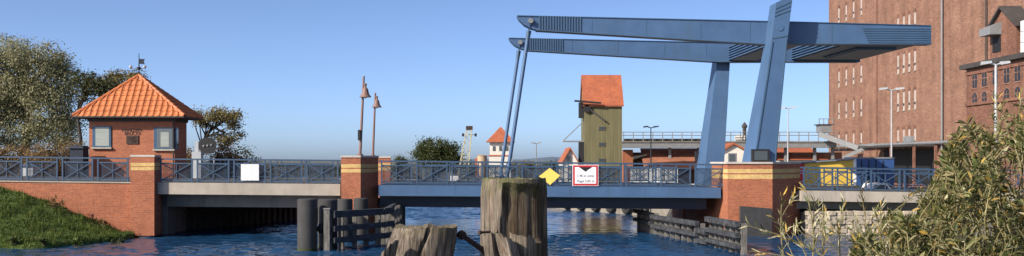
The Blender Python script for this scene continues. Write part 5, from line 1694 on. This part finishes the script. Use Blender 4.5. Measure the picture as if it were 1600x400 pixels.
def stem_path(a, b, bend, n=6):
    a = np.array(a); b = np.array(b)
    t_ = np.linspace(0, 1, n)[:, None]
    return a + (b - a) * t_ + np.array(bend) * (np.sin(t_ * math.pi) * .5)

LEAFMATS = ['leaf_green', 'leaf_olive', 'leaf_olive', 'leaf_pale', 'leaf_green', 'leaf_olive', 'leaf_pale', 'leaf_olive', 'leaf_green', 'leaf_yellow']
def shrub(name, label, stems, cat, nleaf_parts, leaf_mat, group=None, stemr=.004):
    base = stems[0][0][0]
    t_ = thing(name, (float(base[0]), float(base[1]), float(base[2])), label, cat, group)
    allV = []
    for (path, nl, L0, w) in stems:
        mb = MB(); mb.tube([tuple(p) for p in path], [stemr * (1.6 - 1.2 * i / (len(path) - 1)) for i in range(len(path))], 5)
        mb.build('stem', 'twig', t_, smooth=True, fix=False)
        if nl: allV.append(shoot_leaves(path, nl, L0, rng, w))
    V = np.concatenate(allV)
    return t_, V
def leaf_parts(t_, V, k, mats=None):
    """the k leaves that show largest as single parts; the others returned"""
    size = np.linalg.norm(V[:, 3] - V[:, 0], axis=1) / V[:, 0, 1]
    o_ = np.argsort(-size)
    for i in o_[:k]:
        q = V[i]; o = Vector(q[0]); me = bpy.data.meshes.new('leaf')
        me.from_pydata([tuple(Vector(p) - o) for p in q], [], [(0, 1, 5), (1, 2, 4, 5), (2, 3, 4)])
        link('leaf', me, random.choice(mats or LEAFMATS), t_, o)
    return V[o_[k:]]
def leaf_stuff(t_, V, mat, name='foliage'):
    n = len(V)
    if not n: return
    P6 = V.reshape(-1, 3)
    b = (np.arange(n) * 6)[:, None]
    T4 = np.concatenate([b + np.array([[0, 1, 2, 3]]), b + np.array([[0, 3, 4, 5]])], 0)
    quads_object(name, P6, T4, mat, t_, tuple(wloc(t_)))

# the big bush: canopy outline (px -> top row of the picture it reaches)
TOPL = [(1300, 372), (1340, 352), (1380, 332), (1410, 306), (1435, 300), (1452, 286), (1466, 262), (1480, 222), (1497, 193), (1515, 182), (1540, 190), (1565, 172), (1600, 160), (1680, 150)]
def topl(px):
    return float(np.interp(px, [a for a, b in TOPL], [b for a, b in TOPL]))
stems = []
rg = random.Random(11)
for i in range(1500):
    px = 1330 + (1690 - 1330) * rg.random() ** .75
    yt = topl(px)
    r_ = rg.random()
    py = yt + (r_ ** 1.05) * (440 - yt) + rg.uniform(-5, 14) - (22 * rg.random() if rg.random() < .08 else 0)
    gapn = noise.noise(Vector((px * .022, py * .026, 2.5))) + .45 * noise.noise(Vector((px * .06, py * .06, 8)))
    if gapn < (-.24 if px > 1530 else -.14) + .08 * (1 - r_): continue      # loose growth: boughs with open gaps between them
    Y = rg.uniform(7.0, 9.6) - .9 * r_
    tip = P(px, py, Y)
    L = rg.uniform(.25, .55)
    lean = rg.uniform(-.55, .3)
    b = (tip.x - L * lean - rg.uniform(-.06, .06), tip.y + rg.uniform(-.15, .3), tip.z - L * rg.uniform(.5, .95))
    stems.append((stem_path(b, tip, (rg.uniform(-.05, .05), 0, rg.uniform(0, .06))), rg.randint(12, 24), rg.uniform(.04, .085), rg.uniform(.2, .36)))
# main woody branches down to the bank
bt, V = None, None
bt = thing('willow_bush', (4.6, 9.0, GZ), 'dense olive and yellow leaved bush filling the right foreground', 'bush', 'shrubs in the right foreground')
sm_ = MB()
for (path, nl, L0, w) in stems:
    sm_.tube([tuple(p) for p in path[::2]] + [tuple(path[-1])], [.0045, .0035, .0025, .001], 4, cap=False)
sb_ = sm_.build('twigs', 'twig', bt, fix=False); sb_['kind'] = 'stuff'
for i in range(34):
    px = rg.uniform(1400, 1680); p = P(px, topl(px) + rg.uniform(30, 150), rg.uniform(7.4, 9.0))
    b = (rg.uniform(3.4, 5.6), rg.uniform(8.4, 10.0), GZ - .05)
    MB().tube([tuple(q) for q in stem_path(b, p, (rg.uniform(-.2, .2), 0, .2), 7)], [.028, .024, .02, .016, .012, .009, .004], 6).build('branch', 'bark', bt, smooth=True, fix=False)
V = np.concatenate([shoot_leaves(p, nl, L0, rng, w) for p, nl, L0, w in stems])
V = leaf_parts(bt, V, 280)
leaf_stuff(bt, V, 'shrub_leaf')

# slender willow shoots reaching across the pylon pier and the stone wall
SH = [  # foot px,py ; tip px,py ; Y ; leaves ; leaf length ; bend ; label
    ((1330, 430), (1166, 352), 7.2, 26, .085, (.0, 0, .10), 'long arching willow shoot reaching left across the fender plate'),
    ((1230, 430), (1222, 306), 7.3, 24, .085, (-.05, 0, 0), 'upright leafy willow shoot before the dark side of the pylon pier'),
    ((1330, 425), (1172, 392), 7.0, 22, .08, (0, 0, .03), 'low flat willow shoot along the foot of the pylon pier'),
    ((1268, 430), (1258, 292), 7.6, 20, .10, (.07, 0, 0), 'pale tall shoot right beside the pylon pier'),
    ((1316, 430), (1318, 322), 7.5, 26, .08, (-.05, 0, 0), 'leafy shoot before the stone wall, third from the pylon pier'),
    ((1352, 430), (1345, 296), 7.8, 18, .10, (.05, 0, 0), 'pale tall reed like shoot reaching up to the right span'),
    ((1290, 430), (1287, 318), 7.4, 16, .09, (-.03, 0, 0), 'short thin shoot before the gap in the stone wall'),
    ((1390, 430), (1376, 318), 7.4, 26, .09, (-.04, 0, 0), 'bushy shoot at the left edge of the big bush'),
    ((1420, 430), (1300, 362), 7.1, 24, .08, (0, 0, .06), 'drooping leafy shoot hanging over the water left of the big bush'),
    ((1560, 330), (1556, 146), 7.9, 22, .085, (.03, 0, 0), 'single high shoot on top of the big bush beside the lamp pole'),
    ((1600, 330), (1594, 150), 7.7, 24, .09, (-.03, 0, 0), 'high shoot on top of the big bush at the right edge'),
]
for (f0, f1, Y, nl, L0, bend, lb) in SH:
    a = P(f0[0], f0[1], Y); b = P(f1[0], f1[1], Y - .1)
    pth = stem_path(a, b, bend, 8)
    foot = np.array([[a.x + .25 * (1 if a.x < 3.2 else 0) , Y + .3, GZ - .1 if a.x > 2.2 else -.3]])
    full = np.concatenate([foot, pth])
    t_ = thing('willow_shoot', tuple(foot[0]), lb, 'shoot', 'shrubs in the right foreground')
    MB().tube([tuple(p) for p in full], [.009, .008, .007, .006, .005, .0045, .004, .003, .0015], 6).build('stem', 'twig', t_, smooth=True, fix=False)
    vs_ = [shoot_leaves(pth, nl, L0, rng, .11, .5)]
    # a few side twigs
    for s in range(3):
        k = 2 + s + rg.randint(0, 1)
        q0 = pth[k]; q1 = q0 + np.array([rg.uniform(-.16, .1), rg.uniform(-.1, .1), rg.uniform(.08, .2)])
        sp_ = stem_path(q0, q1, (0, 0, .02), 4)
        MB().tube([tuple(p) for p in sp_], [.003, .0025, .002, .001], 5).build('side_twig', 'twig', t_, smooth=True, fix=False)
        vs_.append(shoot_leaves(sp_, 9, L0 * .85, rng, .11, .5))
    leaf_parts(t_, np.concatenate(vs_), 999, ['leaf_olive', 'leaf_pale', 'leaf_olive', 'leaf_pale', 'leaf_green', 'leaf_yellow'])
for w_ in WEEDS:
    weed(*w_)
